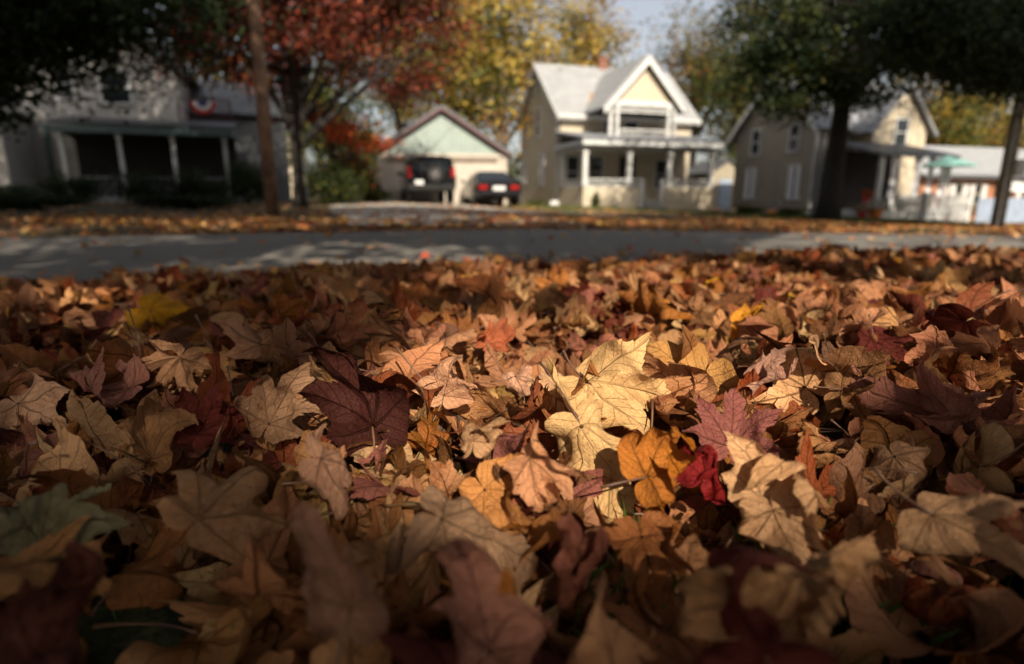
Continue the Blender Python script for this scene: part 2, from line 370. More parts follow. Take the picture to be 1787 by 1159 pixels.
# ------------------------------------------------------------------ maple leaves
HALF = [(0,1.0),(3.5,.91),(8,.82),(12.5,.81),(14,.70),(17.5,.60),(21,.47),(25,.52),(28.5,.70),(33,.735),(37,.82),(40.5,.89),(43,.97),(46,.86),
        (50,.75),(54,.765),(56.5,.63),(61,.55),(66,.50),(71,.54),(76,.60),(81,.66),(86,.74),(90,.62),(95,.58),(101,.55),(108,.46),(120,.41),(138,.36),(158,.28),(174,.17)]
LOBES = [R(a) for a in (-86, -43, 0, 43, 86)]
def template(extra):
    h = HALF if extra >= 0 else HALF[::1]
    if extra < 0:
        keep = {0, 8, 12.5, 21, 28.5, 33, 43, 54, 66, 76, 86, 101, 138, 174}
        h = [p for p in HALF if p[0] in keep]
    a = [-p[0] for p in h[:0:-1]] + [p[0] for p in h]; r = [p[1] for p in h[:0:-1]] + [p[1] for p in h]
    A, Rr = [], []
    for i in range(len(a)):
        A.append(a[i]); Rr.append(r[i])
        if i < len(a) - 1 and extra > 0:
            for j in range(extra):
                t = (j + 1) / (extra + 1); A.append(a[i] * (1 - t) + a[i+1] * t); Rr.append(r[i] * (1 - t) + r[i+1] * t + .012 * (1 if r[i+1] > r[i] else .4))
    rings = {2: [.03,.12,.22,.32,.42,.52,.61,.70,.78,.86,.93,1.], 1: [.03,.14,.28,.42,.56,.68,.79,.90,1.], 0: [.04,.28,.52,.76,1.], -1: [.05,.5,1.]}[extra if extra < 3 else 2]
    A = np.radians(A); Rr = np.array(Rr); rings = np.array(rings); n, k = len(A), len(rings)
    I = (np.arange(k - 1)[:, None] * n + np.arange(n - 1)[None]).ravel()
    F = np.stack([I, I + n, I + n + 1, I + 1], 1)
    return A, Rr, rings, F
TPL = {e: template(e) for e in (2, 1, 0, -1)}
def bendax(V, phi, k0, k1, p0=.35):
    c, s = math.cos(phi), math.sin(phi)
    p = V[:, 0] * c + V[:, 1] * s; q = -V[:, 0] * s + V[:, 1] * c
    g = np.linspace(-1.6, 1.6, 129); kap = k0 + k1 * np.clip(np.abs(g) - p0, 0, 1) * 2 
    th = np.cumsum(kap) * (g[1] - g[0]); th -= th[64]
    Xc = np.cumsum(np.cos(th)) * (g[1] - g[0]); Xc -= Xc[64]; Zc = np.cumsum(np.sin(th)) * (g[1] - g[0]); Zc -= Zc[64]
    t = np.interp(p, g, th); X = np.interp(p, g, Xc) - V[:, 2] * np.sin(t); Z = np.interp(p, g, Zc) + V[:, 2] * np.cos(t)
    return np.stack([X * c - q * s, X * s + q * c, Z], 1)
def foldover(V, phi, off, ang, rho=.07):
    c, s = math.cos(phi), math.sin(phi)
    p = V[:, 0] * c + V[:, 1] * s; q = -V[:, 0] * s + V[:, 1] * c; sg = 1 if ang > 0 else -1; A = abs(ang)
    t = np.clip((p - off) / rho, 0, A); rest = np.maximum(p - off - rho * A, 0)
    X = np.minimum(p, off) + rho * np.sin(t) + rest * math.cos(A) - V[:, 2] * np.sin(t) * sg
    Z = sg * (rho * (1 - np.cos(t)) + rest * math.sin(A)) + V[:, 2] * np.cos(t)
    return np.stack([X * c - q * s, X * s + q * c, Z], 1)
def leaf_local(lod, rg, fold=None, curl=None, cup=None, cross=None, wid=1.0, crinkle=1.0, tips=None, ragged=1., folds=None):
    A, Rr, rings, F = TPL[lod]
    n = len(A)
    lob = 1 + rg.normal(0, .07, 5); lw = np.interp(A, LOBES, lob)
    ed = rg.normal(0, .014 * ragged, n) if lod > 0 else 0
    env = np.interp(np.abs(A), np.radians([0, 43, 86, 120, 180]), [1.0, .95, .72, .45, .2]); Ro = (Rr + (env - Rr) * rg.uniform(0, .34)) * lw * (1 + ed)
    aj = A + .05 * np.sin(A * 3 + rg.uniform(0, 6)) + (rg.normal(0, .005, n) if lod > 0 else 0)
    rr = rings[:, None] * Ro[None]; an = np.broadcast_to(aj, rr.shape)
    x = (rr * np.sin(an)).ravel() * wid; y = (rr * np.cos(an)).ravel()
    uv = np.stack([(rr * np.sin(np.broadcast_to(A, rr.shape))).ravel(), (rr * np.cos(np.broadcast_to(A, rr.shape))).ravel()], 1) / 4 + .5
    k = np.clip(np.round(an / R(43)), -2, 2); dl = an - k * R(43); tt = np.abs(rr * np.sin(dl)).ravel()
    z = tt * rg.uniform(.12, .42) * rg.choice([1, 1, -1])
    r_ = np.sqrt(x * x + y * y)
    lt = rg.normal(.2, .9, 5) if tips is None else np.array(tips, float)
    kk = np.interp(an.ravel(), LOBES, lt)
    z = z + kk * np.clip(r_ - .38, 0, 1) ** 2 * 1.1
    for f, a_ in ((3.1, .085), (5.7, .070), (9.5, .042), (17, .017)):
        if lod < 1 and f > 9: break
        p1, p2, p3 = rg.uniform(0, 6.28, 3); d1 = rg.uniform(0, 3.14)
        z = z + crinkle * a_ * np.sin(f * (x * math.cos(d1) + y * math.sin(d1)) + p1) * np.cos(f * .8 * (x * math.sin(d1) - y * math.cos(d1)) + p2) * (.4 + r_)
    V = np.stack([x, y, z], 1)
    fold = rg.choice([1, -1]) * (.6 + abs(rg.normal(0, 1.5))) if fold is None else fold      # about the mid vein
    curl = rg.choice([1, -1]) * (.3 + abs(rg.normal(0, .9))) if curl is None else curl     # along the mid vein
    cup = (1.5 + abs(rg.normal(0, 2.2))) * rg.choice([1, -1]) if cup is None else cup
    for i_ in range(rg.integers(1, 4) if folds is None else folds):
        V = foldover(V, rg.uniform(0, 6.28) if i_ else rg.choice(LOBES) * -1 + math.pi / 2 + rg.normal(0, .3), rg.uniform(.12, .55), rg.choice([1, 1, 1, -1]) * rg.uniform(.6, 2.4), rg.choice([.07, .14, .24, .32]))
    V = bendax(V, rg.normal(0, .35), fold, cup, rg.uniform(.1, .4))
    V = bendax(V, math.pi / 2 + rg.normal(0, .4), curl, rg.normal(0, 1.2) if cross is None else cross, rg.uniform(.1, .4))
    return V, F, uv
def stalk_local(rg, L, side=None):
    a = rg.normal(0, .5) if side is None else side; b = rg.uniform(-.1, .35); t = np.linspace(0, 1, 6)
    return np.stack([a * t ** 2 * L * .6, -L * t, b * L * np.sin(t * 2.2)], 1)
PAL = [((.43,.235,.12),27), ((.43,.205,.115),14), ((.28,.13,.055),17), ((.17,.075,.032),14), ((.24,.075,.036),11), ((.14,.036,.026),6), ((.38,.165,.055),6), ((.42,.25,.095),2.5),
       ((.56,.37,.19),8), ((.22,.115,.07),5), ((.31,.125,.095),4), ((.50,.27,.05),.5)]
PW = np.array([p[1] for p in PAL], float); PW /= PW.sum(); PC = np.array([p[0] for p in PAL])
PN = ['tan', 'pinkish tan', 'brown', 'dark brown', 'russet', 'crimson', 'orange brown', 'ochre', 'pale buff', 'grey brown', 'mauve pink', 'golden yellow']
def basis(J, a, b, T=None, head=None):
    h = np.array([-J[0], -J[1], 0.]); h /= np.linalg.norm(h); s_ = np.array([h[1], -h[0], 0.])   # s_ points left as seen by the camera -> flip below
    n = math.cos(a) * np.array([0, 0, 1.]) + math.sin(a) * h + math.tan(b) * -s_
    return n / np.linalg.norm(n)

class Leaf: pass
LEAVES = []
def add_leaf(J, T, n, unit, col, rg, lod, label=None, short=None, stalk=True, mixc=.22, **kw):
    T = T - n * np.dot(T, n); T /= np.linalg.norm(T); X = np.cross(T, n)
    for att in range(9):      # a leaf may crumple but not stretch
        k2 = dict(kw)
        if att > 3:
            f_ = .75 ** (att - 3)
            for q_, dflt in (('fold', 1.6), ('curl', 1.4), ('cup', 1.6), ('cross', .8)): k2[q_] = kw.get(q_, dflt * rg.choice([1, -1])) * f_
            k2['folds'] = 1 if att < 7 else 0
        V, F, uv = leaf_local(lod, rg, **k2)
        fl = (uv - .5) * 4; a_, b_ = F[:, 1], F[:, 2]; c_ = F[:, 0]
        e3 = np.linalg.norm(V[a_] - V[b_], axis=1); e2 = np.linalg.norm(fl[a_] - fl[b_], axis=1); g3 = np.linalg.norm(V[a_] - V[c_], axis=1); g2 = np.linalg.norm(fl[a_] - fl[c_], axis=1)
        if np.linalg.norm(V, axis=1).max() < 1.2 and np.percentile((e3 + .01) / (e2 + .01), 97) < 2.1 and np.percentile((g3 + .01) / (g2 + .01), 97) < 2.3 and (e3 - e2).max() < .2: break
    if lod > 0 and (short is None or 'torn' in short or 'ragged' in short) and rg.random() < .6:      # tears in the margin and small holes
        n_ = len(TPL[lod][0]) - 1; kr = len(TPL[lod][2]) - 1; keep = np.ones(len(F), bool); ii = np.arange(len(F)); ri, ai = ii // n_, ii % n_
        for _ in range(rg.integers(1, 5)):
            a0 = rg.integers(0, n_); dpt = rg.integers(1, 4)
            for q_ in range(dpt): keep &= ~((ri == kr - 1 - q_) & (np.abs(ai - a0 - q_ // 2) <= (dpt - q_) * .6))
        if rg.random() < .4:
            a0 = rg.integers(4, n_ - 4); r0 = rg.integers(2, kr - 1); keep &= ~((np.abs(ri - r0) <= 1) & (np.abs(ai - a0) <= rg.integers(1, 4)))
        F = F[keep]
    Wm = J + unit * (V[:, :1] * X + V[:, 1:2] * T + V[:, 2:] * n)
    tn = np.array([.40, .215, .10]) * float(np.mean(col)) / .24
    col = np.asarray(col) * (1 - mixc) + tn * mixc
    if label is None:      # settle: nothing sticks far out of the pile
        ex = Wm[:, 2].max() - float(surf(J[0], J[1])) - (.085 if J[1] < 2 else .052)
        if ex > 0: Wm[:, 2] -= ex * .85; J = J - np.array([0, 0, ex * .85])
    l = Leaf(); l.J = J; l.V = Wm; l.F = F; l.uv = uv; l.col = col; l.seed = rg.uniform(0, 1); l.unit = unit; l.label = label; l.short = short; l.n = n; l.lod = lod
    l.curlm = np.ptp(V[:, 2])
    if stalk:
        P = stalk_local(rg, rg.uniform(.45, .95)); P = J + unit * (P[:, :1] * X + P[:, 1:2] * T + P[:, 2:] * n)
        P[:, 2] = np.maximum(P[:, 2], surf(P[:, 0], P[:, 1]) - .035)
        l.st = P
    else: l.st = None
    LEAVES.append(l); return l

# heroes: label, short, junction px, tip px, tilt to camera, side tilt, lift, colour, parameters
HERO = [
 ('large yellow and buff maple leaf in full sun, veins dark, right edge curled up', 'big yellow leaf', (1026,668), (1184,812), 43, 6, .034, (.64,.43,.20), dict(fold=.9, curl=-.5, cup=1.0, cross=.5, tips=(-.5,.4,-.6,1.3,1.2), crinkle=1.7, wid=1.0), 1),
 ('long pale cream leaf with rolled sides, sunlit, just below the big yellow leaf', 'rolled cream leaf', (1015,745), (1110,935), 46, -14, .022, (.64,.43,.20), dict(fold=-1.7, curl=-.3, cup=-1.2, cross=0., tips=(-.4,-.2,0,-.2,-.4)), 1),
 ('upright pinkish leaf in the sun with dark stalks across it', 'upright pink leaf', (775,690), (800,590), 66, 4, .016, (.56,.33,.21), dict(fold=.35, curl=.3, cup=.2, cross=.3, tips=(.2,.1,.2,.1,.2), crinkle=.7, wid=.95), 1),
 ('glossy orange brown leaf beside the red leaf, half in the sun', 'orange brown leaf', (1130,832), (1232,790), 44, 6, .018, (.42,.17,.045), dict(fold=.5, curl=.5, cup=.5, cross=.6, tips=(.3,.5,.6,.2,.1)), 1),
 ('bright crimson leaf in the sun behind the orange brown leaf', 'bright crimson leaf', (1235,838), (1290,752), 40, -14, .020, (.23,.032,.028), dict(fold=.4, curl=.2, cup=.2, cross=.2), 0),
 ('large tan leaf with a pink curled tip pointing up, below the bright crimson leaf', 'pink tipped tan leaf', (1285,1050), (1205,862), 60, 10, .045, (.48,.30,.15), dict(fold=.9, curl=.5, cup=.7, cross=.8, tips=(.5,.9,1.3,.6,.3), wid=.85), 1),
 ('dark red leaf standing upright and folded, blurred, left of the sunlit patch', 'upright dark red leaf', (650,745), (548,560), 76, -30, .016, (.052,.014,.013), dict(fold=1.1, curl=.3, cup=.6, cross=.3, wid=.6, folds=0), 1),
 ('broad brown leaf with straight dark veins, tilted, right of the sunlit patch', 'broad brown leaf', (1468,680), (1600,692), 48, 0, .030, (.30,.16,.075), dict(fold=.35, curl=-.35, cup=.2, cross=-.5, crinkle=1.2), 1),
 ('large buff leaf with light veins at the right edge, out of focus', 'large buff right edge leaf', (1628,898), (1800,985), 44, -14, .040, (.46,.30,.17), dict(fold=-.8, curl=-.5, cup=-.6, cross=-.3, crinkle=.6), 1),
 ('pinkish tan star shaped leaf with dark branching veins in shade, lower left of centre', 'pinkish star leaf', (612,1062), (655,880), 52, 10, .040, (.36,.21,.15), dict(fold=.3, curl=.3, cup=.3, cross=.3, tips=(.2,.0,.3,.0,.1), crinkle=.8), 1),
 ('pale green leaf lying under brown leaves near the left edge', 'pale green leaf', (70,945), (165,870), 46, -5, .030, (.17,.20,.12), dict(fold=.6, curl=.4, cup=.8), 0),
 ('mustard yellow leaf with crisp veins standing behind the others at left', 'mustard yellow leaf', (262,545), (375,575), 52, 4, .026, (.62,.32,.03), dict(fold=-.5, curl=-.4, cup=-.5, cross=-.3), 1),
 ('deep crimson star shaped leaf lying flat in shade left of centre', 'flat crimson leaf', (342,760), (400,672), 34, -6, .020, (.19,.035,.035), dict(fold=.2, curl=.3, cup=.2, cross=.2), 0),
 ('rounded tan leaf with fine veins in shade, below the flat crimson leaf', 'rounded tan leaf', (345,905), (482,772), 52, 2, .034, (.38,.23,.12), dict(fold=-.5, curl=-.4, cup=-.6, cross=-.5, crinkle=.6, wid=1.1), 0),
 ('pinkish tan leaf with a bent over edge catching light, left of the sunlit patch', 'bent pinkish leaf', (560,800), (700,832), 46, 14, .046, (.42,.25,.17), dict(fold=-.9, curl=-.9, cup=-.5, cross=-.9), 0),
 ('grey tan leaf rolled into a smooth tube, below the centre of the frame', 'rolled grey tan leaf', (770,905), (950,990), 50, 22, .034, (.32,.22,.14), dict(fold=-2.6, curl=-.5, cup=-1.8, cross=0.), 0),
 ('tan leaf with a finger like lobe sticking up, left of the rounded tan leaf', 'leaf with upright lobe', (265,800), (236,660), 70, 2, .012, (.34,.19,.09), dict(fold=1.3, curl=.5, cup=1.2, cross=.5, wid=.65), 1),
 ('very large dark maroon leaf at the bottom left corner, strongly blurred', 'corner maroon leaf', (60,1150), (300,1010), 40, 6, .045, (.12,.04,.032), dict(fold=.3, curl=-.2, cup=-.3), 0),
 ('tan leaf rolled lengthwise across the lower left, blurred', 'long rolled leaf', (-30,985), (280,905), 24, 10, .050, (.40,.22,.09), dict(fold=-1.5, curl=-.3, cup=-1.5, wid=.42, folds=0), 0),
 ('dark red leaf with an upturned rounded edge at the bottom edge right of centre', 'bottom red leaf', (1340,1150), (1290,1065), 64, 2, .030, (.15,.03,.028), dict(fold=.9, curl=.6, cup=.9), 0),
 ('tan leaf curled over in a wide arch at lower right, blurred', 'arched tan leaf', (1400,1010), (1600,1060), 46, 6, .045, (.46,.29,.15), dict(fold=-1.1, curl=-1.2, cup=-.8, cross=-1.0), 0),
 ('dusty red leaf with a pale fold below the rolled grey tan leaf', 'dusty red leaf', (1010,960), (975,1050), 54, 4, .028, (.24,.085,.065), dict(fold=.7, curl=-.4, cup=.5), 0),
 ('brown and plum leaf at the bottom edge centre, out of focus', 'plum brown leaf', (850,1140), (930,1010), 46, 4, .035, (.30,.14,.11), dict(fold=-.8, curl=-.5, cup=-.7), 0),
 ('peach coloured leaf folded in half in the middle of the sunlit patch', 'folded peach leaf', (925,800), (1035,890), 50, -10, .036, (.64,.34,.19), dict(fold=1.7, curl=-.6, cup=1.0, cross=-.4, wid=.85), 0),
 ('pale buff leaf with straight veins behind the bright crimson leaf', 'veined buff leaf', (1330,870), (1385,790), 62, -6, .018, (.60,.40,.22), dict(fold=.3, curl=.3, cup=.3), 1),
 ('mauve pink leaf with pointed lobes in shade, right of the big yellow leaf', 'mauve pointed leaf', (1275,775), (1285,690), 52, 0, .016, (.27,.09,.09), dict(fold=.5, curl=.3, cup=.4), 0),
 ('hooked tan leaf curving like a horn at the left rim of the sunlit patch', 'horn shaped tan leaf', (825,770), (845,640), 62, 22, .030, (.46,.30,.17), dict(fold=2.0, curl=1.0, cup=1.5, cross=.8, wid=.8), 0),
 ('flat pinkish brown leaf with long lobes at the left, behind the crimson one', 'flat pinkish leaf', (225,672), (95,655), 26, 0, .024, (.36,.17,.15), dict(fold=.2, curl=-.3, cup=.2), 0),
 ('crumpled pinkish leaf with frilled edge, sunlit, left of the big yellow leaf', 'frilled pink leaf', (900,660), (975,628), 48, -8, .018, (.56,.34,.24), dict(fold=-.6, curl=-.5, cup=.9, crinkle=2.), 1),
 ('sunlit buff leaf with torn holes between the pink leaf and the big yellow leaf', 'torn buff leaf', (990,690), (895,735), 40, 4, .014, (.60,.42,.25), dict(fold=.3, curl=.2, cup=.3, crinkle=1.5), 0),
 ('lavender tan leaf folded over with pointed ends, right of the big yellow leaf', 'folded lavender leaf', (1320,662), (1425,650), 40, 0, .028, (.44,.27,.22), dict(fold=1.8, curl=-.3, cup=.9), 0),
 ('curled brown leaf with ragged edge at right, below the broad brown leaf', 'ragged brown leaf', (1560,800), (1610,880), 50, 0, .020, (.36,.22,.13), dict(fold=-.6, curl=-.6, cup=-1.0, ragged=1.8), 0),
 ('russet leaf with torn holes in the dim hollow under the cream leaf', 'torn russet leaf', (1120,935), (1140,1040), 34, 0, .006, (.36,.14,.05), dict(fold=.2, curl=.1, cup=.2, ragged=2.), 0),
 ('bright yellow leaf in the sunny band far right of the mustard leaf', 'far yellow leaf', (1238,498), (1266,512), 50, 0, .035, (.80,.46,.03), dict(), 0),
 ('golden leaf low in the sunny band in front of the far yellow leaf', 'far golden leaf', (1290,565), (1325,572), 46, 0, .028, (.70,.32,.03), dict(), 0),
 ('yellow leaf half buried in the sunny band at right', 'buried yellow leaf', (1370,525), (1392,535), 50, 0, .028, (.66,.38,.03), dict(), 0),
 ('pointed grey brown leaf standing like a flame left of the upright dark red leaf', 'flame shaped leaf', (470,740), (540,610), 66, 10, .022, (.33,.21,.13), dict(fold=1.3, curl=.4, cup=.9, wid=.8), 0),
 ('orange tipped red leaf behind the upright pink leaf', 'orange red leaf', (850,600), (880,565), 50, 0, .028, (.46,.13,.07), dict(), 0),
 ('wide pinkish leaf with straight edge in shade near the left edge', 'wide shaded leaf', (30,700), (140,755), 32, 0, .026, (.40,.27,.19), dict(fold=.2, curl=-.6), 0),
 ('dark curled plum leaf with a pale rim near the left edge', 'plum leaf with pale rim', (90,790), (180,850), 50, 0, .026, (.22,.10,.09), dict(fold=1.4, curl=.6, cup=1.5), 0),
 ('orange brown leaf fragment lit by a spot of sun below the horn shaped leaf', 'lit orange fragment', (845,855), (905,915), 42, 0, .010, (.56,.27,.09), dict(ragged=2., fold=.3, curl=.2), 0),
 ('narrow tan leaf curling upward beside the pink tipped leaf', 'narrow curled leaf', (1350,890), (1400,1010), 52, 0, .020, (.48,.32,.18), dict(fold=1.5, curl=.3, cup=1.), 0),
]
hero_rg = np.random.default_rng(5)
for (lab, short, jp, tp, a, b, lift, col, kw, stk) in HERO:
    J = hit(jp[0], jp[1], lift=lift); n = basis(J, R(a), R(b))
    v = ray(*tp); o = np.array([0, 0, CAMZ]); t = np.dot(J - o, n) / np.dot(v, n); T = o + v * t
    ln = float(np.linalg.norm(T - J)); u = min(max(ln * .84, .05), .108) if 'big yellow' not in short else ln * .84
    kw = dict(kw)
    for q_ in ('fold', 'curl', 'cup', 'cross'):
        if q_ in kw: kw[q_] = max(-2.8, min(2.8, kw[q_] * 1.6 + hero_rg.normal(0, .25)))
    kw.setdefault('folds', int(hero_rg.integers(1, 4)) if 'big yellow' not in short else 0)
    for q_ in ('cup', 'cross'):
        if q_ in kw: kw[q_] = kw[q_] + math.copysign(1.0, kw[q_])
    if jp[1] > 935: kw['folds'] = 3; kw['fold'] = math.copysign(max(1.9, abs(kw.get('fold', 1))), kw.get('fold', 1)); kw['cup'] = math.copysign(2.6, kw.get('cup', 1)); col = tuple(c_ * .92 for c_ in col)
    kw['crinkle'] = kw.get('crinkle', 1.) * (1.9 if 'big yellow' not in short else 1.4)
    add_leaf(J, (T - J) / ln, n, u, np.array(col), hero_rg, 2, lab, short, stalk=bool(stk), mixc=.1 if short in ('big yellow leaf', 'bright crimson leaf', 'orange brown leaf', 'mustard yellow leaf', 'rolled cream leaf', 'far yellow leaf') else .36, **kw)
HEROES = list(LEAVES)
hc = np.array([l.V.mean(0) for l in HEROES]); hu = np.array([l.unit for l in HEROES])
hpx, hpy, hdep = project(hc)

def scatter(y0, y1, dens, lodf, seed, side=.55, inner=None):
    rg = np.random.default_rng(seed); cnt = 0
    area = (y1 - y0) * 2 * (.93 * (y0 + y1) / 2 + side); n = int(area * dens)
    while cnt < n:
        y = rg.uniform(y0, y1); wx = .93 * (y0 + y1) / 2 + side; x = rg.uniform(-wx, wx)
        if abs(x) > .93 * max(y, .15) + side or (inner is not None and abs(x) < .93 * max(y, .15) + inner): cnt += 1; continue
        cnt += 1
        s, d = sd(x, y)
        if d > 3.42: continue
        if d > 3.1 and rg.random() < (d - 3.1) / .32: continue
        dist = math.hypot(x, y)
        if y < 1.3 and math.sin(8.5 * x + 2 + 1.5 * math.sin(6 * y)) * math.sin(10.5 * y + 6.5 * x + .6) > .50 and rg.random() < .85: continue
        if dist < .13: continue
        unit = float(np.clip(rg.normal(.071, .015), .035, .105))
        lay = rg.uniform(0, 1)
        tilt = abs(rg.normal(0, .55)) if rg.random() < .66 else rg.uniform(.6, 1.45)
        tilt = min(tilt, 1.0) if (dist < 1.0 or dist > 2.2) else min(tilt, 1.3)
        dz = -.055 + .070 * lay + (.012 if tilt > .6 else 0)
        p = np.array([x, y]); hd = np.hypot(hc[:, 0] - x, hc[:, 1] - y); i = int(np.argmin(hd / hu))
        if hd[i] < hu[i] * .6: dz = min(dz, -.022 - .015 * rg.random()); tilt *= .6
        else:      # keep the line of sight from the camera to the hero leaves open
            pa, pb, pd = project(np.array([x, y, float(surf(x, y)) + .02]))
            near = (np.abs(pa - hpx) < FPX * (hu * .5 + unit * .2) / pd) & (pd < hdep) & (pd > hdep - .22) & (pb < hpy + FPX * unit * 1.1 / pd) & (hdep < 1.2)
            if near.any(): dz = min(dz, -.018); tilt *= .75
        if dist < .34: dz = min(dz, -.005); tilt = min(tilt, .9)
        az = rg.uniform(0, 2 * math.pi); hdg = rg.uniform(0, 2 * math.pi)
        nrm = np.array([math.sin(tilt) * math.cos(az), math.sin(tilt) * math.sin(az), math.cos(tilt)])
        T = np.array([math.cos(hdg), math.sin(hdg), 0.])
        if abs(np.dot(T, nrm)) > .98: T = np.array([-T[1], T[0], 0])
        flip = rg.random() < .42
        ci = rg.choice(len(PAL), p=PW); col = PC[ci] * rg.uniform(.78, 1.18) * (1 + rg.normal(0, .05, 3))
        nn = -nrm if flip else nrm
        Jc = np.array([x, y, float(surf(x, y)) + dz]); Tt = T - nn * np.dot(T, nn); Tt /= np.linalg.norm(Tt)
        l = add_leaf(Jc - Tt * unit * .35, T, nn, unit, np.clip(col, .015, .8), rg, lodf(dist), stalk=rg.random() < (.5 if dist < 1.6 else .12))
        l.ci = ci; l.tilt = tilt
scatter(-.45, .12, 260, lambda d: 0, 21, 1.0)
scatter(.12, 1.35, 960, lambda d: 1 if d < 1.15 else 0, 22)
scatter(1.35, 2.4, 520, lambda d: 0, 23, .7)
scatter(-.4, 2.4, 300, lambda d: 0 if d < 1.6 else -1, 25, 2.1, .5)
scatter(2.4, 5.2, 420, lambda d: 0 if d < 2.8 else -1, 24, 1.1)

# the 300 that show largest are things of their own
def visible_size(l):
    px, py, dep = project(l.V.mean(0))
    if dep < .12 or px < -60 or px > 1850 or py > 1230 or py < 380: return 0
    top = l.V[:, 2].mean() - float(surf(l.J[0], l.J[1]))
    nv = np.array([0, 0, CAMZ]) - l.V.mean(0); nv /= np.linalg.norm(nv)
    return l.unit / dep * (.25 + abs(np.dot(nv, l.n))) * (1 + 9 * max(-.09, min(.03, top)))
order = sorted([l for l in LEAVES if l.label is None], key=visible_size, reverse=True)
IND = HEROES + order[:300 - len(HEROES)]
indset = set(map(id, IND)); REST = [l for l in LEAVES if id(l) not in indset]
def stalk_mb(mb, l, n=5):
    P = l.st; r0 = .00075 if l.unit < .09 else .00095
    return mb.tube([tuple(p) for p in P], [r0 * 1.1, r0, r0, r0, r0 * 1.1, r0 * 1.9], n)
seenlab = {}
def relation(l):
    px, py, dep = project(l.V.mean(0)); dd_ = np.hypot(hpx - px, (hpy - py) * 1.6); k = np.argsort(dd_)
    def rel(i):
        dx, dy = px - hpx[i], py - hpy[i]
        if abs(dx) > abs(dy) * 1.3: return ('right of' if dx > 0 else 'left of')
        return ('in front of' if dy > 0 else 'behind')
    return f'{rel(k[0])} the {HEROES[k[0]].short}', f'{rel(k[1])} the {HEROES[k[1]].short}'
for l in IND:
    c = l.V.mean(0); px, py, dep = project(c)
    col4 = np.tile(np.append(l.col, l.seed), (len(l.V), 1))
    o = link('maple_leaf', npmesh('maple_leaf', l.V - l.J, l.F, True, col4, l.uv), M['leaf'], None, tuple(l.J))
    lab = l.label
    if lab is None:
        a, b = relation(l); tw = 'upright ' if getattr(l, 'tilt', 0) > .85 else ('tightly curled ' if l.curlm > .75 else ('gently curled ' if l.curlm > .45 else 'flattish '))
        sz = 'small ' if l.unit < .058 else ('large ' if l.unit > .080 else '')
        lab = f'{sz}{tw}{PN[l.ci]} leaf {a}'
        if lab in seenlab: lab = f'{sz}{tw}{PN[l.ci]} leaf {a}, {b}'
        if len(lab.split()) > 16: lab = f'{sz}{PN[l.ci]} leaf {a}, {b}'
        if len(lab.split()) > 16: lab = f'{PN[l.ci]} leaf {a}, {b.replace("the ", "")}'
        if len(lab.split()) > 16: lab = f'{sz}{PN[l.ci]} leaf {a}'
        if len(lab.split()) > 16: lab = f'{PN[l.ci]} leaf {a}'
        seenlab[lab] = 1
    tag(o, lab, 'leaf', 'fallen maple leaves on the near verge')
    if l.st is not None:
        mb = MB(); l2 = Leaf(); l2.st = l.st - l.J; l2.unit = l.unit; stalk_mb(mb, l2, 6); mb.build('stalk', M['stem'], o, smooth=True)
def merge(name, ls):
    V = []; F = []; U = []; Cc = []; n = 0; mi = []
    for l in ls:
        V.append(l.V); F.append(l.F + n); U.append(l.uv); Cc.append(np.tile(np.append(l.col, l.seed), (len(l.V), 1))); n += len(l.V)
    nl = sum(len(f) for f in F)
    mb = MB()
    for l in ls:
        if l.st is not None: stalk_mb(mb, l, 4)
    sv = np.array(mb.v); sf = np.array([f for f in mb.f if len(f) == 4])
    V.append(sv); F.append(sf + n); U.append(np.zeros((len(sv), 2))); Cc.append(np.ones((len(sv), 4)))
    me = npmesh(name, np.concatenate(V), np.concatenate(F), True, np.concatenate(Cc), np.concatenate(U))
    o = link(name, me, [M['leaf'], M['stem']])
    if len(me.polygons) == nl + len(sf): me.polygons.foreach_set('material_index', np.concatenate([np.zeros(nl, np.int32), np.ones(len(sf), np.int32)]))
    return tag(o, 'deep carpet of brown, tan and red maple leaves covering the near verge', 'leaf litter', kind='stuff')
merge('leaf_carpet', REST)
print('leaves', len(LEAVES), 'rest', len(REST))

# grass showing through the gaps
def grass(name, pts, hgt, wd, label, seed=3):
    rg = np.random.default_rng(seed); n = len(pts); z = ground(pts[:, 0], pts[:, 1])
    h = rg.uniform(.5, 1.1, n) * hgt; a = rg.uniform(0, 6.28, n); lean = rg.uniform(0, .7, n) * h; wv = wd * rg.uniform(.6, 1.2, n)
    dx, dy = np.cos(a), np.sin(a); b = rg.uniform(0, 6.28, n); lx, ly = np.cos(b) * lean, np.sin(b) * lean
    P = np.zeros((n, 4, 3)); P[:, 0] = np.stack([pts[:, 0] - dx * wv, pts[:, 1] - dy * wv, z], 1); P[:, 1] = np.stack([pts[:, 0] + dx * wv, pts[:, 1] + dy * wv, z], 1)
    P[:, 2] = np.stack([pts[:, 0] + lx * .5 + dx * wv * .7, pts[:, 1] + ly * .5 + dy * wv * .7, z + h * .65], 1); P[:, 3] = np.stack([pts[:, 0] + lx, pts[:, 1] + ly, z + h], 1)
    c = np.array([.06, .11, .02]) * rg.uniform(.6, 1.5, (n, 1)) + np.array([.05, .03, 0]) * rg.random((n, 1)) ** 2
    I = np.arange(n)[:, None] * 4 + np.arange(4)[None]
    o = link(name, npmesh(name, P.reshape(-1, 3), I, False, np.repeat(c, 4, 0)), M['grass']); return tag(o, label, 'grass', kind='stuff')
g = np.random.default_rng(9)
gp = []
for (gx, gy, gr, gn) in [(*hit(1100, 1020)[:2], .07, 350), (*hit(1430, 920)[:2], .08, 120)]:
    gp.append(np.stack([g.normal(gx, gr * .6, gn), g.normal(gy, gr * .6, gn)], 1))
gp.append(np.stack([g.uniform(-2.2, 2.6, 1500), g.uniform(.2, 3.0, 1500)], 1))
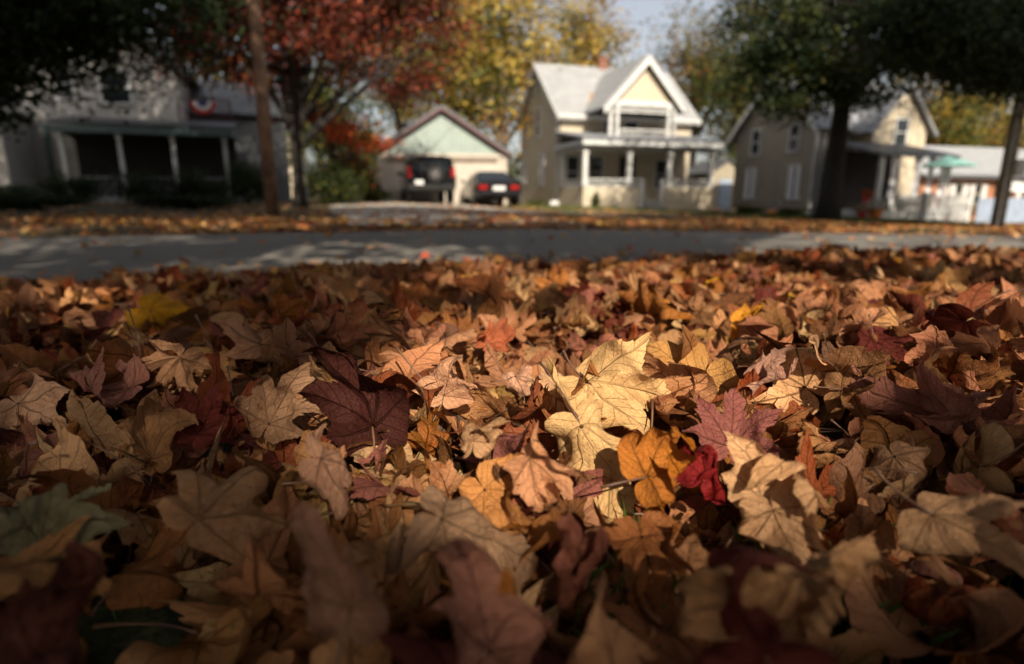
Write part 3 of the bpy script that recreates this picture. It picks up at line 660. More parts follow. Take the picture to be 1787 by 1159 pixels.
grass('grass', np.concatenate(gp), .05, .0011, 'green grass blades poking up between the fallen leaves')

# ------------------------------------------------------------------ loose litter on the far verge, lawn and road
def kites(P, size, rg, col, tiltmax=1.2, flat=False, aspect=.85):
    """P (n,3) centres -> folded leaf shaped quads split in two"""
    n = len(P)
    if flat: tl = np.abs(rg.normal(0, tiltmax, n)); az = rg.uniform(0, 6.28, n); nn = np.stack([np.sin(tl) * np.cos(az), np.sin(tl) * np.sin(az), np.cos(tl)], 1)
    else: nn = rg.normal(0, 1, (n, 3)); nn[:, 2] = np.abs(nn[:, 2]) + .3; nn /= np.linalg.norm(nn, axis=1)[:, None]
    t = rg.normal(0, 1, (n, 3)); t -= nn * (t * nn).sum(1)[:, None]; t /= np.linalg.norm(t, axis=1)[:, None]; x = np.cross(t, nn)
    s = (size * rg.uniform(.65, 1.25, n))[:, None]; f = rg.uniform(-.3, .3, (n, 1)) * s
    V = np.stack([P - t * s * .5, P + x * s * .5 * aspect - t * s * .08 + nn * f, P + t * s * .5, P - x * s * .5 * aspect - t * s * .08 + nn * f], 1).reshape(-1, 3)
    I = np.arange(n)[:, None] * 4
    F = np.concatenate([I + [[0, 1, 2]], I + [[0, 2, 3]]], 1).reshape(-1, 3)
    return V, F, np.repeat(col, 4, 0)
def litter(name, n, s0, s1, d0, d1, size, label, seed, fall=1.0, z=.012, mat='litter', dens=None):
    rg = np.random.default_rng(seed); s = rg.uniform(s0, s1, n); d = d0 + (d1 - d0) * rg.random(n) ** fall
    if dens is not None:
        k = rg.random(n) < dens(s, d); s, d = s[k], d[k]
    x, y = xy(s, d); n = len(s)
    zz = np.where((d > ROAD0 + .07) & (d < ROAD1), slope(s) + .03 * (1 - ((d - 6.2) / 2.65) ** 2), ground(x, y)) + z + rg.random(n) * .03
    cols = np.array([(.60,.25,.06),(.55,.32,.15),(.42,.15,.05),(.62,.38,.10),(.28,.14,.07),(.40,.08,.04)])[rg.choice(6, n, p=[.24,.22,.16,.14,.14,.10])] * rg.uniform(.7, 1.15, (n, 1))
    V, F, Cc = kites(np.stack([x, y, zz], 1), size, rg, cols, .45, True)
    return tag(link(name, npmesh(name, V, F, False, Cc), M[mat]), label, 'leaf litter', kind='stuff')
wav = lambda s, d: .35 + .65 * (np.sin(s * .55 + 1) * np.sin(d * .9 + s * .2) > -.35)
litter('fallen_leaves', 22000, -22, 24, 8.75, 13.5, .10, 'orange and brown leaves strewn along the far verge', 31, 1.5, dens=wav)
litter('fallen_leaves', 9000, -24, 34, 12.5, 26, .10, 'sparse leaves scattered on the lawns by the houses', 32, 1.3, dens=wav)
litter('fallen_leaves', 1500, -6, 9, 3.5, 4.4, .085, 'leaves drifted along the near edge of the road', 34, 2.2)
litter('fallen_leaves', 420, -8, 18, 3.7, 8.8, .09, 'a few loose leaves lying on the grey road', 33, 1.0)
gr2 = np.random.default_rng(17)
def lawn_patch(cx, cy, rx, ry, n, h, label):
    x = gr2.normal(cx, rx * .5, n); y = gr2.normal(cy, ry * .5, n); k = sd(x, y)[1] > 9.3; grass('grass', np.stack([x[k], y[k]], 1), h, .006, label, int(n))
for cx, cy, rx, ry, n, h, lb in [(4.5, 25, 5, 1.8, 9000, .10, 'rough green grass in front of the beige porch house'), (12.2, 20.5, 4, 2.2, 9000, .10, 'green grass between the dark tree and the picket fence'),
                          (9.5, 22.5, 3, 1.5, 6000, .12, 'grass below the tan side wall of the right hand house')]:
    lawn_patch(cx, cy, rx, ry, n, h, lb)

# ------------------------------------------------------------------ trees
def inpoly(px, py, poly):
    poly = np.array(poly, float); c = np.zeros(len(px), bool); j = len(poly) - 1
    for i in range(len(poly)):
        xi, yi = poly[i]; xj, yj = poly[j]
        c ^= ((yi > py) != (yj > py)) & (px < (xj - xi) * (py - yi) / (yj - yi + 1e-12) + xi); j = i
    return c
gflat = lambda x, y: surf(x, y)
groad = lambda x, y: slope(sd(x, y)[0])
POOLS = [([(640,650),(720,600),(820,580),(900,610),(1010,585),(1160,600),(1215,700),(1250,765),(1400,745),(1490,870),(1400,975),(1180,930),(1060,960),(900,930),(835,820),(700,720)], gflat, 1.),
         ([(1060,530),(1200,462),(1350,450),(1600,448),(1900,455),(1950,720),(1640,670),(1450,640),(1300,610),(1130,590)], gflat, 1.),
         ([(760,475),(1300,455),(1250,490),(1000,530),(850,515)], gflat, .95),
         ([(0,560),(60,520),(200,520),(260,560),(100,575)], gflat, .7), ([(420,520),(520,505),(640,520),(560,545)], gflat, .5), ([(640,500),(760,490),(820,520),(700,530)], gflat, .6),
         ([(380,470),(560,428),(760,425),(880,468)], groad, .9), ([(1280,447),(1400,408),(1900,398),(1950,447)], groad, 1.), ([(-200,440),(-100,412),(330,413),(420,424),(0,440)], groad, .8)]
GP = [([tuple(hit(px, py, f)[:2]) for px, py in poly], wgt, .0 if f is groad else float(np.mean([hit(px, py, f)[2] for px, py in poly])) + .02) for poly, f, wgt in POOLS]
def lit(P):      # set sun pools, where near crown leaves are left out to let sun through
    r = np.zeros(len(P)); t = (P[:, 2] - .12) / S[2]; gx = P[:, 0] - S[0] * t; gy = P[:, 1] - S[1] * t
    for poly, wgt, zp in GP:
        tz = (P[:, 2] - zp) / S[2]; hx = P[:, 0] - S[0] * tz; hy = P[:, 1] - S[1] * tz; e = .04 + .008 * P[:, 2]
        gap = 1. if zp else np.where(np.sin(hx * 4.3 + 1.2 * np.sin(hy * 3.1)) * np.sin(hy * 5.2 + hx) > -.45, 1., .3)
        for ox, oy in ((0, 0), (1, 0), (-1, 0), (0, 1.3), (0, -1.3), (.7, .9), (-.7, .9), (.7, -.9), (-.7, -.9)): r = np.maximum(r, wgt * gap * inpoly(hx + ox * e, hy + oy * e, poly))
    s, d = sd(gx, gy)
    n = np.sin(s * 1.9 + np.sin(d * 2.1)) * np.sin(d * 2.6 + 1.3 * np.sin(s * .8))
    r = np.maximum(r, np.where((d > 4) & (d < 8.8) & (n > .55), .55, 0))
    r = np.maximum(r, np.where((d > 8.9) & (d < 12.2) & (n > -.25), .88, 0))
    return r
def tree(name, label, cat_group, base, th, tr, crowns, nleaf, size, pal, mat_bark='bark', clusters=60, sig=.5, limbs=22, seed=1, lean=(0, 0), rej=None, uniform=False, fork=None, avoid=False, shell=.55, kind='tree'):
    rg = np.random.default_rng(seed); base = np.array(base, float)
    base[2] = float(ground(base[0], base[1])) - .05
    root = empty(name, tuple(base), 0, label, kind, cat_group)
    top = base + [lean[0], lean[1], th]
    def trunkpt(f): return base + (top - base) * f + np.array([math.sin(f * 3 + seed) * .12, math.cos(f * 2.3 + seed) * .08, 0]) * f * tr * 6
    mb = MB()
    path = [trunkpt(f) - base for f in np.linspace(0, 1, 9)]
    mb.tube([tuple(p) for p in path], [tr * (1.35 if i == 0 else 1.0 - .62 * i / 8) for i in range(9)], 12)
    cl = []
    wts = np.array([c[3] * c[4] * c[5] for c in crowns]) ** (.8 if uniform else .55); wts /= wts.sum()
    for i in range(clusters):
        c = crowns[rg.choice(len(crowns), p=wts)]; v = rg.normal(0, 1, 3); v /= np.linalg.norm(v); r = shell + (1 - shell) * rg.random() if rg.random() < .75 else rg.random() * shell
        cl.append(np.array(c[:3]) + v * r * np.array(c[3:6]))
    cl = np.array(cl)
    for i in range(min(limbs, len(cl))):
        e = cl[i]; f = float(np.clip((e[2] - base[2]) / th * .62, .28, .97)) if fork is None else fork + (1 - fork) * rg.random() * .9
        s0 = trunkpt(f); mid = (s0 + e) / 2 + np.array([rg.normal(0, .15), rg.normal(0, .15), np.linalg.norm(e - s0) * .12])
        if avoid:
            bad = False
            for q in np.linspace(0, 1, 12):
                pt = s0 * (1 - q) ** 2 + 2 * mid * q * (1 - q) + e * q * q
                if lit(pt[None])[0] > .8: bad = True
            if bad: continue
        r0 = tr * (.42 if fork is None else .5) * rg.uniform(.6, 1.)
        pts = [tuple(s0 * (1 - q) ** 2 + 2 * mid * q * (1 - q) + e * q * q - base) for q in np.linspace(0, 1, 7)]
        mb.tube(pts, [r0 * (1 - .85 * q) + .008 for q in np.linspace(0, 1, 7)], 6, False)
        for k in range(3):
            j = rg.integers(2, 6); p = np.array(pts[j]); e2 = p + rg.normal(0, 1, 3) * np.array([.9, .9, .6]) * np.linalg.norm(e - s0) * .3
            if avoid and lit((e2 + base)[None])[0] > .5: continue
            mb.tube([tuple(p), tuple((p + e2) / 2 + [0, 0, .08]), tuple(e2)], [r0 * .3, r0 * .18, .006], 5, False)
    mb.build('trunk', M[mat_bark], root, smooth=True)
    if uniform:
        P = []
        for c, wq in zip(crowns, wts):
            n = int(nleaf * wq); v = rg.normal(0, 1, (n, 3)); v /= np.linalg.norm(v, axis=1)[:, None]; P.append(np.array(c[:3]) + v * (rg.random((n, 1)) ** (1 / 2.6)) * np.array(c[3:6]))
        P = np.concatenate(P)
    else:
        k = rg.integers(0, len(cl), nleaf); sc_ = sig * rg.uniform(.6, 1.25, len(cl)); P = cl[k] + rg.normal(0, 1, (nleaf, 3)) * sc_[k][:, None] * [1.15, 1.15, .62]
    if rej is not None: P = P[rg.random(len(P)) >= rej(P)]
    P = P[P[:, 2] > base[2] + .25]
    pc = np.array([p[0] for p in pal]); pw = np.array([p[1] for p in pal], float); pw /= pw.sum()
    if uniform: ci = rg.choice(len(pal), len(P), p=pw)
    else:
        cc = rg.choice(len(pal), len(cl), p=pw); d_ = ((P[:, None, :1] - cl[None, :, :1]) ** 2).sum(2) if len(P) * len(cl) < 2e6 else None
        kk = rg.integers(0, len(cl), len(P)) if d_ is None else d_.argmin(1)
        kk = np.array([np.argmin(((cl - p) ** 2).sum(1)) for p in P]) if len(P) < 45000 else kk
        ci = np.where(rg.random(len(P)) < .62, cc[kk], rg.choice(len(pal), len(P), p=pw))
    cols = pc[ci] * rg.uniform(.65, 1.3, (len(P), 1))
    V, F, Cc = kites(P - base, size, rg, cols)
    link('crown', npmesh('crown', V, F, False, Cc), M['foliage'], root)
    return root
NE = [((.055,.045,.015),3),((.07,.04,.012),2),((.035,.04,.012),3)]
DG = [((.022,.040,.014),5),((.035,.055,.018),3),((.055,.065,.018),1)]
MG = [((.05,.075,.02),4),((.11,.12,.02),3),((.20,.16,.025),2),((.03,.045,.015),2)]
YE = [((.48,.33,.06),4),((.32,.25,.045),3),((.56,.41,.10),2),((.10,.11,.025),3),((.30,.14,.03),1)]
OL = [((.16,.12,.03),3),((.24,.17,.035),2),((.08,.085,.02),3),((.26,.13,.03),1)]
RE = [((.26,.05,.03),3.4),((.10,.025,.018),5),((.42,.10,.035),1.8),((.08,.035,.018),3),((.07,.055,.02),2)]
RB = [((.60,.10,.03),4),((.62,.22,.04),2),((.35,.25,.04),1),((.40,.05,.03),2)]

# unseen street maples on this side, crowns shaped and darkened to shade the foreground
for i, (b, cc, n, sd_, lab) in enumerate([((3.4, -5.5, 0), [(1.6, -4.0, 9.3, 7.0, 6.0, 6.3), (.8, .8, 8.2, 7.5, 5.6, 3.6)], 78000, 41, 'tall street maple on the near verge behind the viewer'),
                              ((-9.5, -4.0, 0), [(-8.5, -4.5, 9.5, 6.5, 6.0, 7.0), (-7.5, .5, 9, 5.5, 4.5, 3.6)], 54000, 42, 'tall street maple on the near verge to the left behind the viewer'),
                              ((13.0, -2.5, 0), [(12.5, -2.5, 10.5, 6.0, 5.5, 6.5), (10.5, .8, 9, 5.5, 4.5, 3.6)], 50000, 43, 'tall street maple on the near verge to the right behind the viewer')]):
    tree('maple_tree', lab, 'street maples on the near verge', b, 11, .30, cc, n, .21, NE, 'bark', 50, .8, 26, sd_, rej=lit, uniform=True, avoid=True)

tree('leafy_tree', 'dark leaved tree whose branches hang in at the top left corner', None, (xat(-190, 12.0), 12.0, 0), 14, .30,
     [(-9.3, 12.0, 5.6, 3.0, 2.4, 2.6), (-11.8, 12.5, 6.5, 3.5, 3, 3.2), (-7.6, 12.4, 5.7, 2.0, 1.8, 1.7), (-9.7, 12, 3.8, 2.4, 1.5, 1.15), (-11.2, 12, 3.0, 1.5, 1.2, .9), (-7.3, 12.2, 4.3, 1.5, 1.2, .8), (-9.6, 13.4, 14.5, 3.9, 3, 3.6), (-18.6, 13.5, 10.3, 3.5, 3, 3.6), (-14.8, 13.6, 9.2, 4.6, 3.4, 3.8), (-12.0, 13.2, 9.2, 4.6, 3.6, 3.8), (-9.0, 13.4, 8.6, 3.0, 2.6, 3.0)], 150000, .13, DG, 'bark_dark', 430, .58, 60, 51)  # high crown masses out of view added to shade the left house
tree('leafy_tree', 'dark low branches reaching in from beyond the left edge before the white house', None, (xat(-420, 11.2), 11.2, 0), 4.2, .16,
     [(-10.4, 11.4, 3.0, 1.5, 1.2, .8), (-9.2, 11.4, 3.6, 1.5, 1.2, .8), (-7.9, 11.6, 3.7, 1.1, .9, .55), (-9.6, 11.4, 4.3, 1.8, 1.2, .8), (-10.9, 11.4, 2.3, .8, .8, .5)], 34000, .11, DG, 'bark_dark', 90, .36, 34, 57)
tree('leafy_tree', 'dark low branches hanging in at the right edge above the brick house', None, (xat(2080, 13.6), 13.6, 0), 4.6, .17,
     [(9.3, 14.2, 4.2, 1.5, 1.2, .7), (11, 14, 3.6, 1.6, 1.2, .7), (12.5, 14, 3.2, 1.4, 1.2, .6), (10.2, 14, 4.6, 2.0, 1.2, .7)], 17000, .11, DG, 'bark_dark', 80, .36, 30, 58)
tree('red_maple', 'maple with dark red autumn crown and forked trunk behind the wooden pole', None, (xat(522, 18.5), 18.5, 0), 6.5, .19,
     [(-6.3, 18.6, 6.4, 4.3, 3.6, 2.9), (-8.6, 18.2, 5.6, 2.6, 2.6, 2.3), (-4.1, 19.2, 6.0, 2.6, 2.4, 2.3), (-6.5, 18.2, 7.4, 4.6, 3, 2.2), (-9.6, 18.0, 7.0, 2.6, 2.4, 2.0)], 52000, .125, RE, 'bark_dark', 170, .5, 46, 52, fork=.22)
tree('small_maple', 'small maple with bright orange red leaves low beside the garage', None, (xat(585, 21), 21, 0), 2.6, .07,
     [(xat(605, 21), 21, 2.75, 1.2, .9, .5), (xat(650, 21), 21, 2.3, .8, .8, .4), (xat(560, 21), 21, 3.2, 1.0, .9, .5)], 3000, .12, RB + [((.06,.08,.02),4)], 'bark_dark', 34, .3, 14, 53)
tree('leafy_tree', 'tall tree with a black trunk and dark green crown in front of the tan house', None, (xat(1449, 19.0), 19.0, 0), 8, .34,
     [(11.3, 19.3, 6.6, 4.4, 3.6, 2.3), (8.6, 18.6, 6.6, 2.6, 2.6, 2.3), (14.5, 19.8, 6.2, 3.0, 3.0, 2.0), (11, 19, 8.6, 5.2, 4, 2.4), (8.2, 18.6, 4.5, 1.6, 1.0, .9), (13.0, 19.2, 4.6, 2.2, 1.2, .8), (16.0, 19.6, 6.5, 3, 3, 2.4), (7.7, 18.6, 4.1, 1.5, 1, .8), (9.3, 18.6, 3.9, 1.3, .8, .6), (8.9, 18.4, 3.35, 1.5, .9, .5), (10.6, 18.6, 3.5, 1.3, .9, .5)], 43000, .13, DG + [((.10,.10,.02),1.5)], 'bark_dark', 250, .45, 46, 54, lean=(.35, 0), fork=.42)
tree('leafy_tree', 'dark green crown spreading in from the upper right corner', None, (xat(1990, 14.5), 14.5, 0), 9, .26,
     [(13.6, 15.0, 6.1, 3.6, 3.0, 2.6), (11.0, 15.2, 5.3, 2.0, 1.8, 1.3), (15.2, 14.8, 4.2, 2.2, 1.6, 1.4), (12.6, 15, 4.3, 2.4, 1.6, .9), (11.4, 15.2, 3.9, 2.6, 1.4, .8)], 33000, .13, DG, 'bark_dark', 210, .5, 34, 55)
k = 0
for (px, Y, h, r, tr_, pal, n, lab, bk) in [
    (790, 40, 9.5, (4.2, 3.5, 5.0), .40, YE, 11000, 'tall yellow leaved tree behind the green gabled garage', 'bark_tan'),
    (872, 36, 9.6, (4.6, 2.6, 5.2), .40, YE, 13500, 'broad golden tree with pale trunk between garage and beige house', 'bark_tan'),
    (700, 44, 10.5, (4.5, 4.0, 5.5), .35, OL, 10000, 'olive yellow tree standing behind the red maple', 'bark'),
    (1000, 48, 13.8, (3.6, 3.5, 4.4), .40, YE, 6500, 'golden treetop rising over the left end of the beige house roof', 'bark_tan'),
    (1205, 46, 10.2, (3.6, 3.5, 4.2), .30, OL, 7000, 'thin treetop with many bare twigs over the beige house roof', 'bark_tan'),
    (1275, 42, 8.4, (4.0, 3.2, 6.2), .35, OL + MG, 14500, 'olive and yellow tree between the beige house and the tan house', 'bark_tan'),
    (1360, 45, 8.4, (4.2, 3.4, 6.0), .35, MG, 14000, 'dark olive tree behind the roof of the tan house', 'bark'),
    (1610, 48, 7.2, (4.5, 3.5, 4.6), .35, YE + MG, 12000, 'yellow green tree behind the roof of the brick house', 'bark'),
    (1740, 50, 6.4, (5.0, 3.5, 4.0), .35, YE, 10000, 'golden brown tree behind the right end of the brick house', 'bark'),
    (560, 42, 7.5, (4.5, 3.5, 6.0), .35, MG, 13000, 'green and yellow tree seen under the red maple crown', 'bark'),
    (420, 44, 8.5, (4.5, 3.5, 6.0), .35, MG + RE, 12000, 'mixed green and russet tree behind the left house', 'bark'),
    (150, 46, 9.0, (6.0, 4.5, 7.0), .35, DG + MG, 10000, 'dark green tree behind the roof of the left house', 'bark')]:
    x = xat(px, Y); k += 1
    tree('background_tree', lab, None, (x, Y, 0), h, tr_, [(x, Y, h, r[0], r[1], r[2]), (x + .25 * r[0], Y, h - .45 * r[2], r[0] * .8, r[1] * .8, r[2] * .6)], int(n * .85), .24, pal, bk, 70, .95, 26, 60 + k, fork=.3)
def hedge_wood():
    rg = np.random.default_rng(77); n = 26000; s = rg.uniform(-75, 95, n); d = rg.normal(60, 3, n); x, y = xy(s, d); hmax = 3.2 + 1.6 * np.sin(s * .13) + .9 * np.sin(s * .41)
    z = ground(x, y) + rg.random(n) * hmax
    pc = np.array([(.05,.07,.02),(.10,.10,.025),(.20,.15,.03),(.03,.045,.015)])[rg.integers(0, 4, n)] * rg.uniform(.7, 1.3, (n, 1))
    V, F, Cc = kites(np.stack([x, y, z], 1), .55, rg, pc)
    n = 30000; s = rg.uniform(-70, 70, n); d = rg.normal(-24, 2, n); x2, y2 = xy(s, d); z2 = ground(x2, y2) + rg.random(n) * (8 + 3 * np.sin(s * .2))  # added unseen belt behind the camera, darkens car reflections and ambient light
    V2, F2_, C2 = kites(np.stack([x2, y2, z2], 1), .8, rg, np.array([(.12,.08,.03),(.08,.07,.025),(.16,.09,.03)])[rg.integers(0, 3, n)])
    F = np.concatenate([F, F2_ + len(V)]); V = np.concatenate([V, V2]); Cc = np.concatenate([Cc, C2])
    tag(link('far_wood', npmesh('far_wood', V, F, False, Cc), M['foliage']), 'distant trees and bushes behind the houses, plus an added unseen belt behind the viewer', 'woods', kind='stuff')
hedge_wood()

def bush(name, label, px, Y, r, pal, n, group=None, size=.07, ry=None, kind='bush', dx=0):
    x = xat(px, Y) + dx; z = float(ground(x, Y)); rg = np.random.default_rng(int(px * 7 + Y)); h = r[2]
    root = empty(name, (x, Y, z), 0, label, kind, group); mb = MB()
    for i in range(9):
        a = rg.uniform(0, 6.28); e = (math.cos(a) * r[0] * .6, math.sin(a) * r[1] * .6, h * rg.uniform(.8, 1.5)); mb.tube([(0, 0, -.03), (e[0] * .3, e[1] * .3, e[2] * .5), e], [.025, .015, .005], 5, False)
    mb.build('stem', M['bark_dark'], root)
    c = rg.normal(0, 1, (26, 3)); c /= np.linalg.norm(c, axis=1)[:, None]; c = c * rg.uniform(.35, .8, (26, 1)) * [r[0], r[1], h] + [0, 0, h]
    P = c[rg.integers(0, 26, n)] + rg.normal(0, 1, (n, 3)) * np.array([r[0], r[1], h]) * .20; P = P[P[:, 2] > .03]
    pc = np.array([p[0] for p in pal]); pw = np.array([p[1] for p in pal], float); pw /= pw.sum()
    V, F, Cc = kites(P, size, rg, pc[rg.choice(len(pal), len(P), p=pw)] * rg.uniform(.7, 1.3, (len(P), 1)))
    link('leaves', npmesh('leaves', V, F, False, Cc), M['foliage'], root); return root
for px, Y, r, pal, n, lab in [(130, 18.5, (1.1,.8,.50), DG, 3500, 'leftmost dark shrub in front of the white house wall'), (250, 18.8, (1.1,.8,.55), DG, 4000, 'dark shrub in front of the left porch post'),
                    (345, 19.5, (1.2,.8,.60), DG, 4000, 'dark shrub in front of the middle of the porch'), (430, 20.5, (1.0,.8,.75), DG, 4500, 'tallest dark shrub at the right end of the porch'),
                    (25, 17.5, (1.6,.7,.33), DG, 3500, 'low dark shrub below the big picture window')]:
    bush('shrub', lab, px, Y, r, pal, n, 'dark shrubs along the front of the left house')
for px, Y, r, pal, n, lab in [(60, 13.8, (1.7,.5,.20), DG, 3500, 'clipped low hedge at the far left edge'), (330, 16.0, (1.7,.5,.22), DG, 3500, 'clipped low hedge left of the wooden pole')]:
    bush('hedge', lab, px, Y, r, pal, n, 'low hedges by the left lawn', kind='hedge')
bush('bush', 'leafy green bush under the orange branches left of the garage', 590, 20.3, (1.0,.8,.7), MG + DG, 4200, None, .10)
bush('bush', 'green and orange bush to the left of the garage', 610, 23.5, (1.2,1.0,1.1), MG + MG + RB, 4500, None, .10)
bush('bush', 'yellow green bush with drooping leaves left of the garage corner', 645, 25.5, (.6,.7,.6), MG, 2600, None, .09)
bush('bush', 'round dark green bush at the corner of the garage wall', 655, 24.0, (.7,.6,.30), DG + MG, 2600)
bush('bush', 'small round evergreen bush by the porch wall of the beige house', 1040, 26.0, (.26,.26,.36), [((.07,.09,.03),2),((.12,.13,.04),1)], 1800, None, .05)
bush('bush', 'little yellow green plant at the foot of the beige side wall', 935, 28.6, (.5,.3,.14), MG, 900, None, .07)
bush('bush', 'green plants along the wall left of the orange pumpkin', 1305, 25.5, (.8,.3,.18), MG, 1500, None, .07)
bush('bush', 'green plants along the tan wall right of the orange pumpkin', 1385, 24.5, (.7,.3,.16), MG, 1300, None, .07)
bush('bush', 'leafy green plants behind the flower pots', 1530, 22.8, (.9,.4,.25), MG, 1800, None, .07)
bush('bush', 'green shrub in front of the brick house window', 1680, 25.5, (.7,.4,.45), DG + MG, 1800, None, .08)

# ------------------------------------------------------------------ buildings
def window(root, x, y, z, w_, h, side='front', mull=1, curtain=False, name='window', mat='white', shutters=None):
    """centre-bottom at local x,y,z on a wall facing -y (front) or -x (left)"""
    rz = 0 if side == 'front' else -math.pi / 2
    f = MB(); t = .09
    f.box((-w_/2 - t, -.045, -t), (-w_/2, .03, h + t)); f.box((w_/2, -.045, -t), (w_/2 + t, .03, h + t))
    f.box((-w_/2, -.043, h), (w_/2, .03, h + t)); f.box((-w_/2 - .03, -.08, -t + .003), (w_/2 + .03, .028, 0))
    if mull: f.box((-w_/2, -.03, h/2 - .025), (w_/2, .02, h/2 + .025))
    fr = f.build(name, M[mat], root, (x, y, z), (0, 0, rz))
    MB().box((-w_/2, -.012, 0), (w_/2, .015, h)).build('pane', M['glass'], fr)
    if curtain:
        c = MB(); n = 9
        for sgn in (-1, 1):
            a = sgn * w_ / 2; b = sgn * w_ * .12
            pts = []
            for i in range(n):
                q = i / (n - 1); xx = a + (b - a) * q; pts.append((xx, -.02 - .004 * (i % 2)))
            for i in range(n - 1):
                (xa, ya), (xb, yb) = pts[i], pts[i + 1]; fz = .25 * h * (i / n)
                c.poly([(xa, ya, .0), (xb, yb, .0), (xb, yb, h), (xa, ya, h)], [(0, 1, 2, 3)])
        c.build('curtain', M['curtain'], fr)
    if shutters:
        for sgn in (-1, 1):
            s = MB(); a = sgn * (w_/2 + t + .17)
            s.box((a - .16, -.05, 0), (a + .16, -.005, h))
            for i in range(int(h / .08)): s.box((a - .12, -.06, .04 + i * .08), (a + .12, -.052, .08 + i * .08))
            s.build('shutter', M[shutters], fr)
    return fr
def pentagon_x(mb, x0, x1, y0, y1, z0, ze, zr):     # ridge along x
    ym = (y0 + y1) / 2; return mb.prism([(x0, y0, z0), (x0, y0, ze), (x0, ym, zr), (x0, y1, ze), (x0, y1, z0)], (x1 - x0, 0, 0))
def pentagon_y(mb, x0, x1, y0, y1, z0, ze, zr):
    xm = (x0 + x1) / 2; return mb.prism([(x0, y0, z0), (x1, y0, z0), (x1, y0, ze), (xm, y0, zr), (x0, y0, ze)], (0, y1 - y0, 0))
def roof_x(x0, x1, y0, y1, ze, zr, ov=.35, th=.12):
    ym = (y0 + y1) / 2; sl = (zr - ze) / (ym - y0); m = MB(); a = .10
    m.slab((x0, ym, zr + a), (x0, y0 - ov, ze - sl * ov + a), (x1, y0 - ov, ze - sl * ov + a), (x1, ym, zr + a), th)
    m.slab((x1, ym + .001, zr + a), (x1, y1 + ov, ze - sl * ov + a), (x0, y1 + ov, ze - sl * ov + a), (x0, ym + .001, zr + a), th); return m
def roof_y(x0, x1, y0, y1, ze, zr, ov=.3, th=.12):
    xm = (x0 + x1) / 2; sl = (zr - ze) / (xm - x0); m = MB(); a = .10
    m.slab((x0 - ov, y0, ze - sl * ov + a), (xm, y0, zr + a), (xm, y1, zr + a), (x0 - ov, y1, ze - sl * ov + a), -th)
    m.slab((xm + .001, y0, zr + a), (x1 + ov, y0, ze - sl * ov + a), (x1 + ov, y1, ze - sl * ov + a), (xm + .001, y1, zr + a), -th); return m
def rakes_y(x0, x1, y, ze, zr, ov, wd=.2, th=.05):     # barge boards on a gable facing -y
    xm = (x0 + x1) / 2; sl = (zr - ze) / (xm - x0); m = MB()
    for s_, xe in ((-1, x0 - ov), (1, x1 + ov)):
        zl = ze - sl * ov; m.prism([(xe, y, zl + .1), (xm + s_ * .002, y, zr + .1), (xm + s_ * .002, y, zr + .1 - wd * 1.3), (xe, y, zl + .1 - wd)], (0, -th, 0))
    return m

# --- beige porch house
X0, Y0_ = 2.4, 30.0; zb = float(ground(4.5, 29.0))
H = empty('house', (X0, Y0_, zb), TH, 'beige clapboard house with white porch, balcony gable and pale grey roof', 'house')
W_, D_ = 7.5, 6.2; ZE, ZR = 4.65, 7.35
pentagon_x(MB(), 0, W_, 0, D_, -.3, ZE, ZR).build('wall', M['cream_siding'], H)
rf = roof_x(-.3, W_ + .3, 0, D_, ZE, ZR).build('roof', M['shingle'], H)
m = MB(); m.box((3.4, 2.95, 6.9), (3.9, 3.4, 7.85)); m.box((3.34, 2.89, 7.85), (3.96, 3.46, 7.95)); m.build('chimney', M['chimney'], rf)
m = MB()
for xx in (-.34, W_ + .3): 
    for s_ in (-1, 1):
        ye = 3.1 + s_ * 3.48; m.prism([(xx, ye, ZE - .30 + .06), (xx, 3.1 + s_ * .003, ZR + .06), (xx, 3.1 + s_ * .003, ZR - .18), (xx, ye, ZE - .30 - .14)], (.04, 0, 0))
m.box((-.3, -.42, ZE - .42), (W_ + .3, -.352, ZE - .24)); m.build('barge_board', M['white'], H)
GX0, GX1, GY = 1.65, 5.25, -2.0; GE, GR_ = 4.85, 6.78
m = MB().prism([(GX0, GY, GE - .05), (GX1, GY, GE - .05), ((GX0 + GX1) / 2, GY, GR_)], (0, 1.9, 0)); m.build('gable_wall', M['cream_siding'], H)
roof_y(GX0, GX1, GY - .3, 2.2, GE, GR_, .42).build('gable_roof', M['shingle'], H)
rakes_y(GX0, GX1, GY - .302, GE, GR_, .42, .24).build('gable_trim', M['white'], H)
v = MB(); v.box((GX0 + .2, GY - .06, GE - .10), (GX1 - .2, GY - .004, GE + .10)); v.box((GX0 + .2, GY - .055, GE - .42), (GX1 - .2, GY - .01, GE - .36))
for i in range(26): xx = GX0 + .25 + i * (GX1 - GX0 - .5) / 25; v.box((xx - .022, GY - .05, GE - .36), (xx + .022, GY - .015, GE - .10))
v.build('spindle_valance', M['white'], H)
for xx in (GX0 + .08, GX0 + .42, GX1 - .42, GX1 - .08):
    m = MB(); m.box((xx - .075, GY - .05, 3.30), (xx + .075, GY + .10, GE - .05)); m.box((xx - .11, GY - .08, GE - .22), (xx + .11, GY + .13, GE - .10)); m.build('balcony_post', M['white'], H)
m = MB(); m.box((GX0 + .5, GY - .02, 3.62), (GX1 - .5, GY + .04, 3.68))
for i in range(16): xx = GX0 + .6 + i * (GX1 - GX0 - 1.2) / 15; m.box((xx - .02, GY, 3.3), (xx + .02, GY + .03, 3.62))
m.build('balcony_railing', M['white'], H)
window(H, 2.65, -.01, 3.45, .55, .95); window(H, 3.9, -.01, 3.45, .7, .95, name='balcony_door')
window(H, 0.7, -.01, 1.0, .6, 1.5); window(H, 2.0, -.01, 1.0, .7, 1.5); window(H, 5.9, -.01, 1.0, .8, 1.4)
m = MB(); m.box((3.35, -.06, .35), (4.25, -.003, 2.55)); m.build('front_door', M['dark'], H)
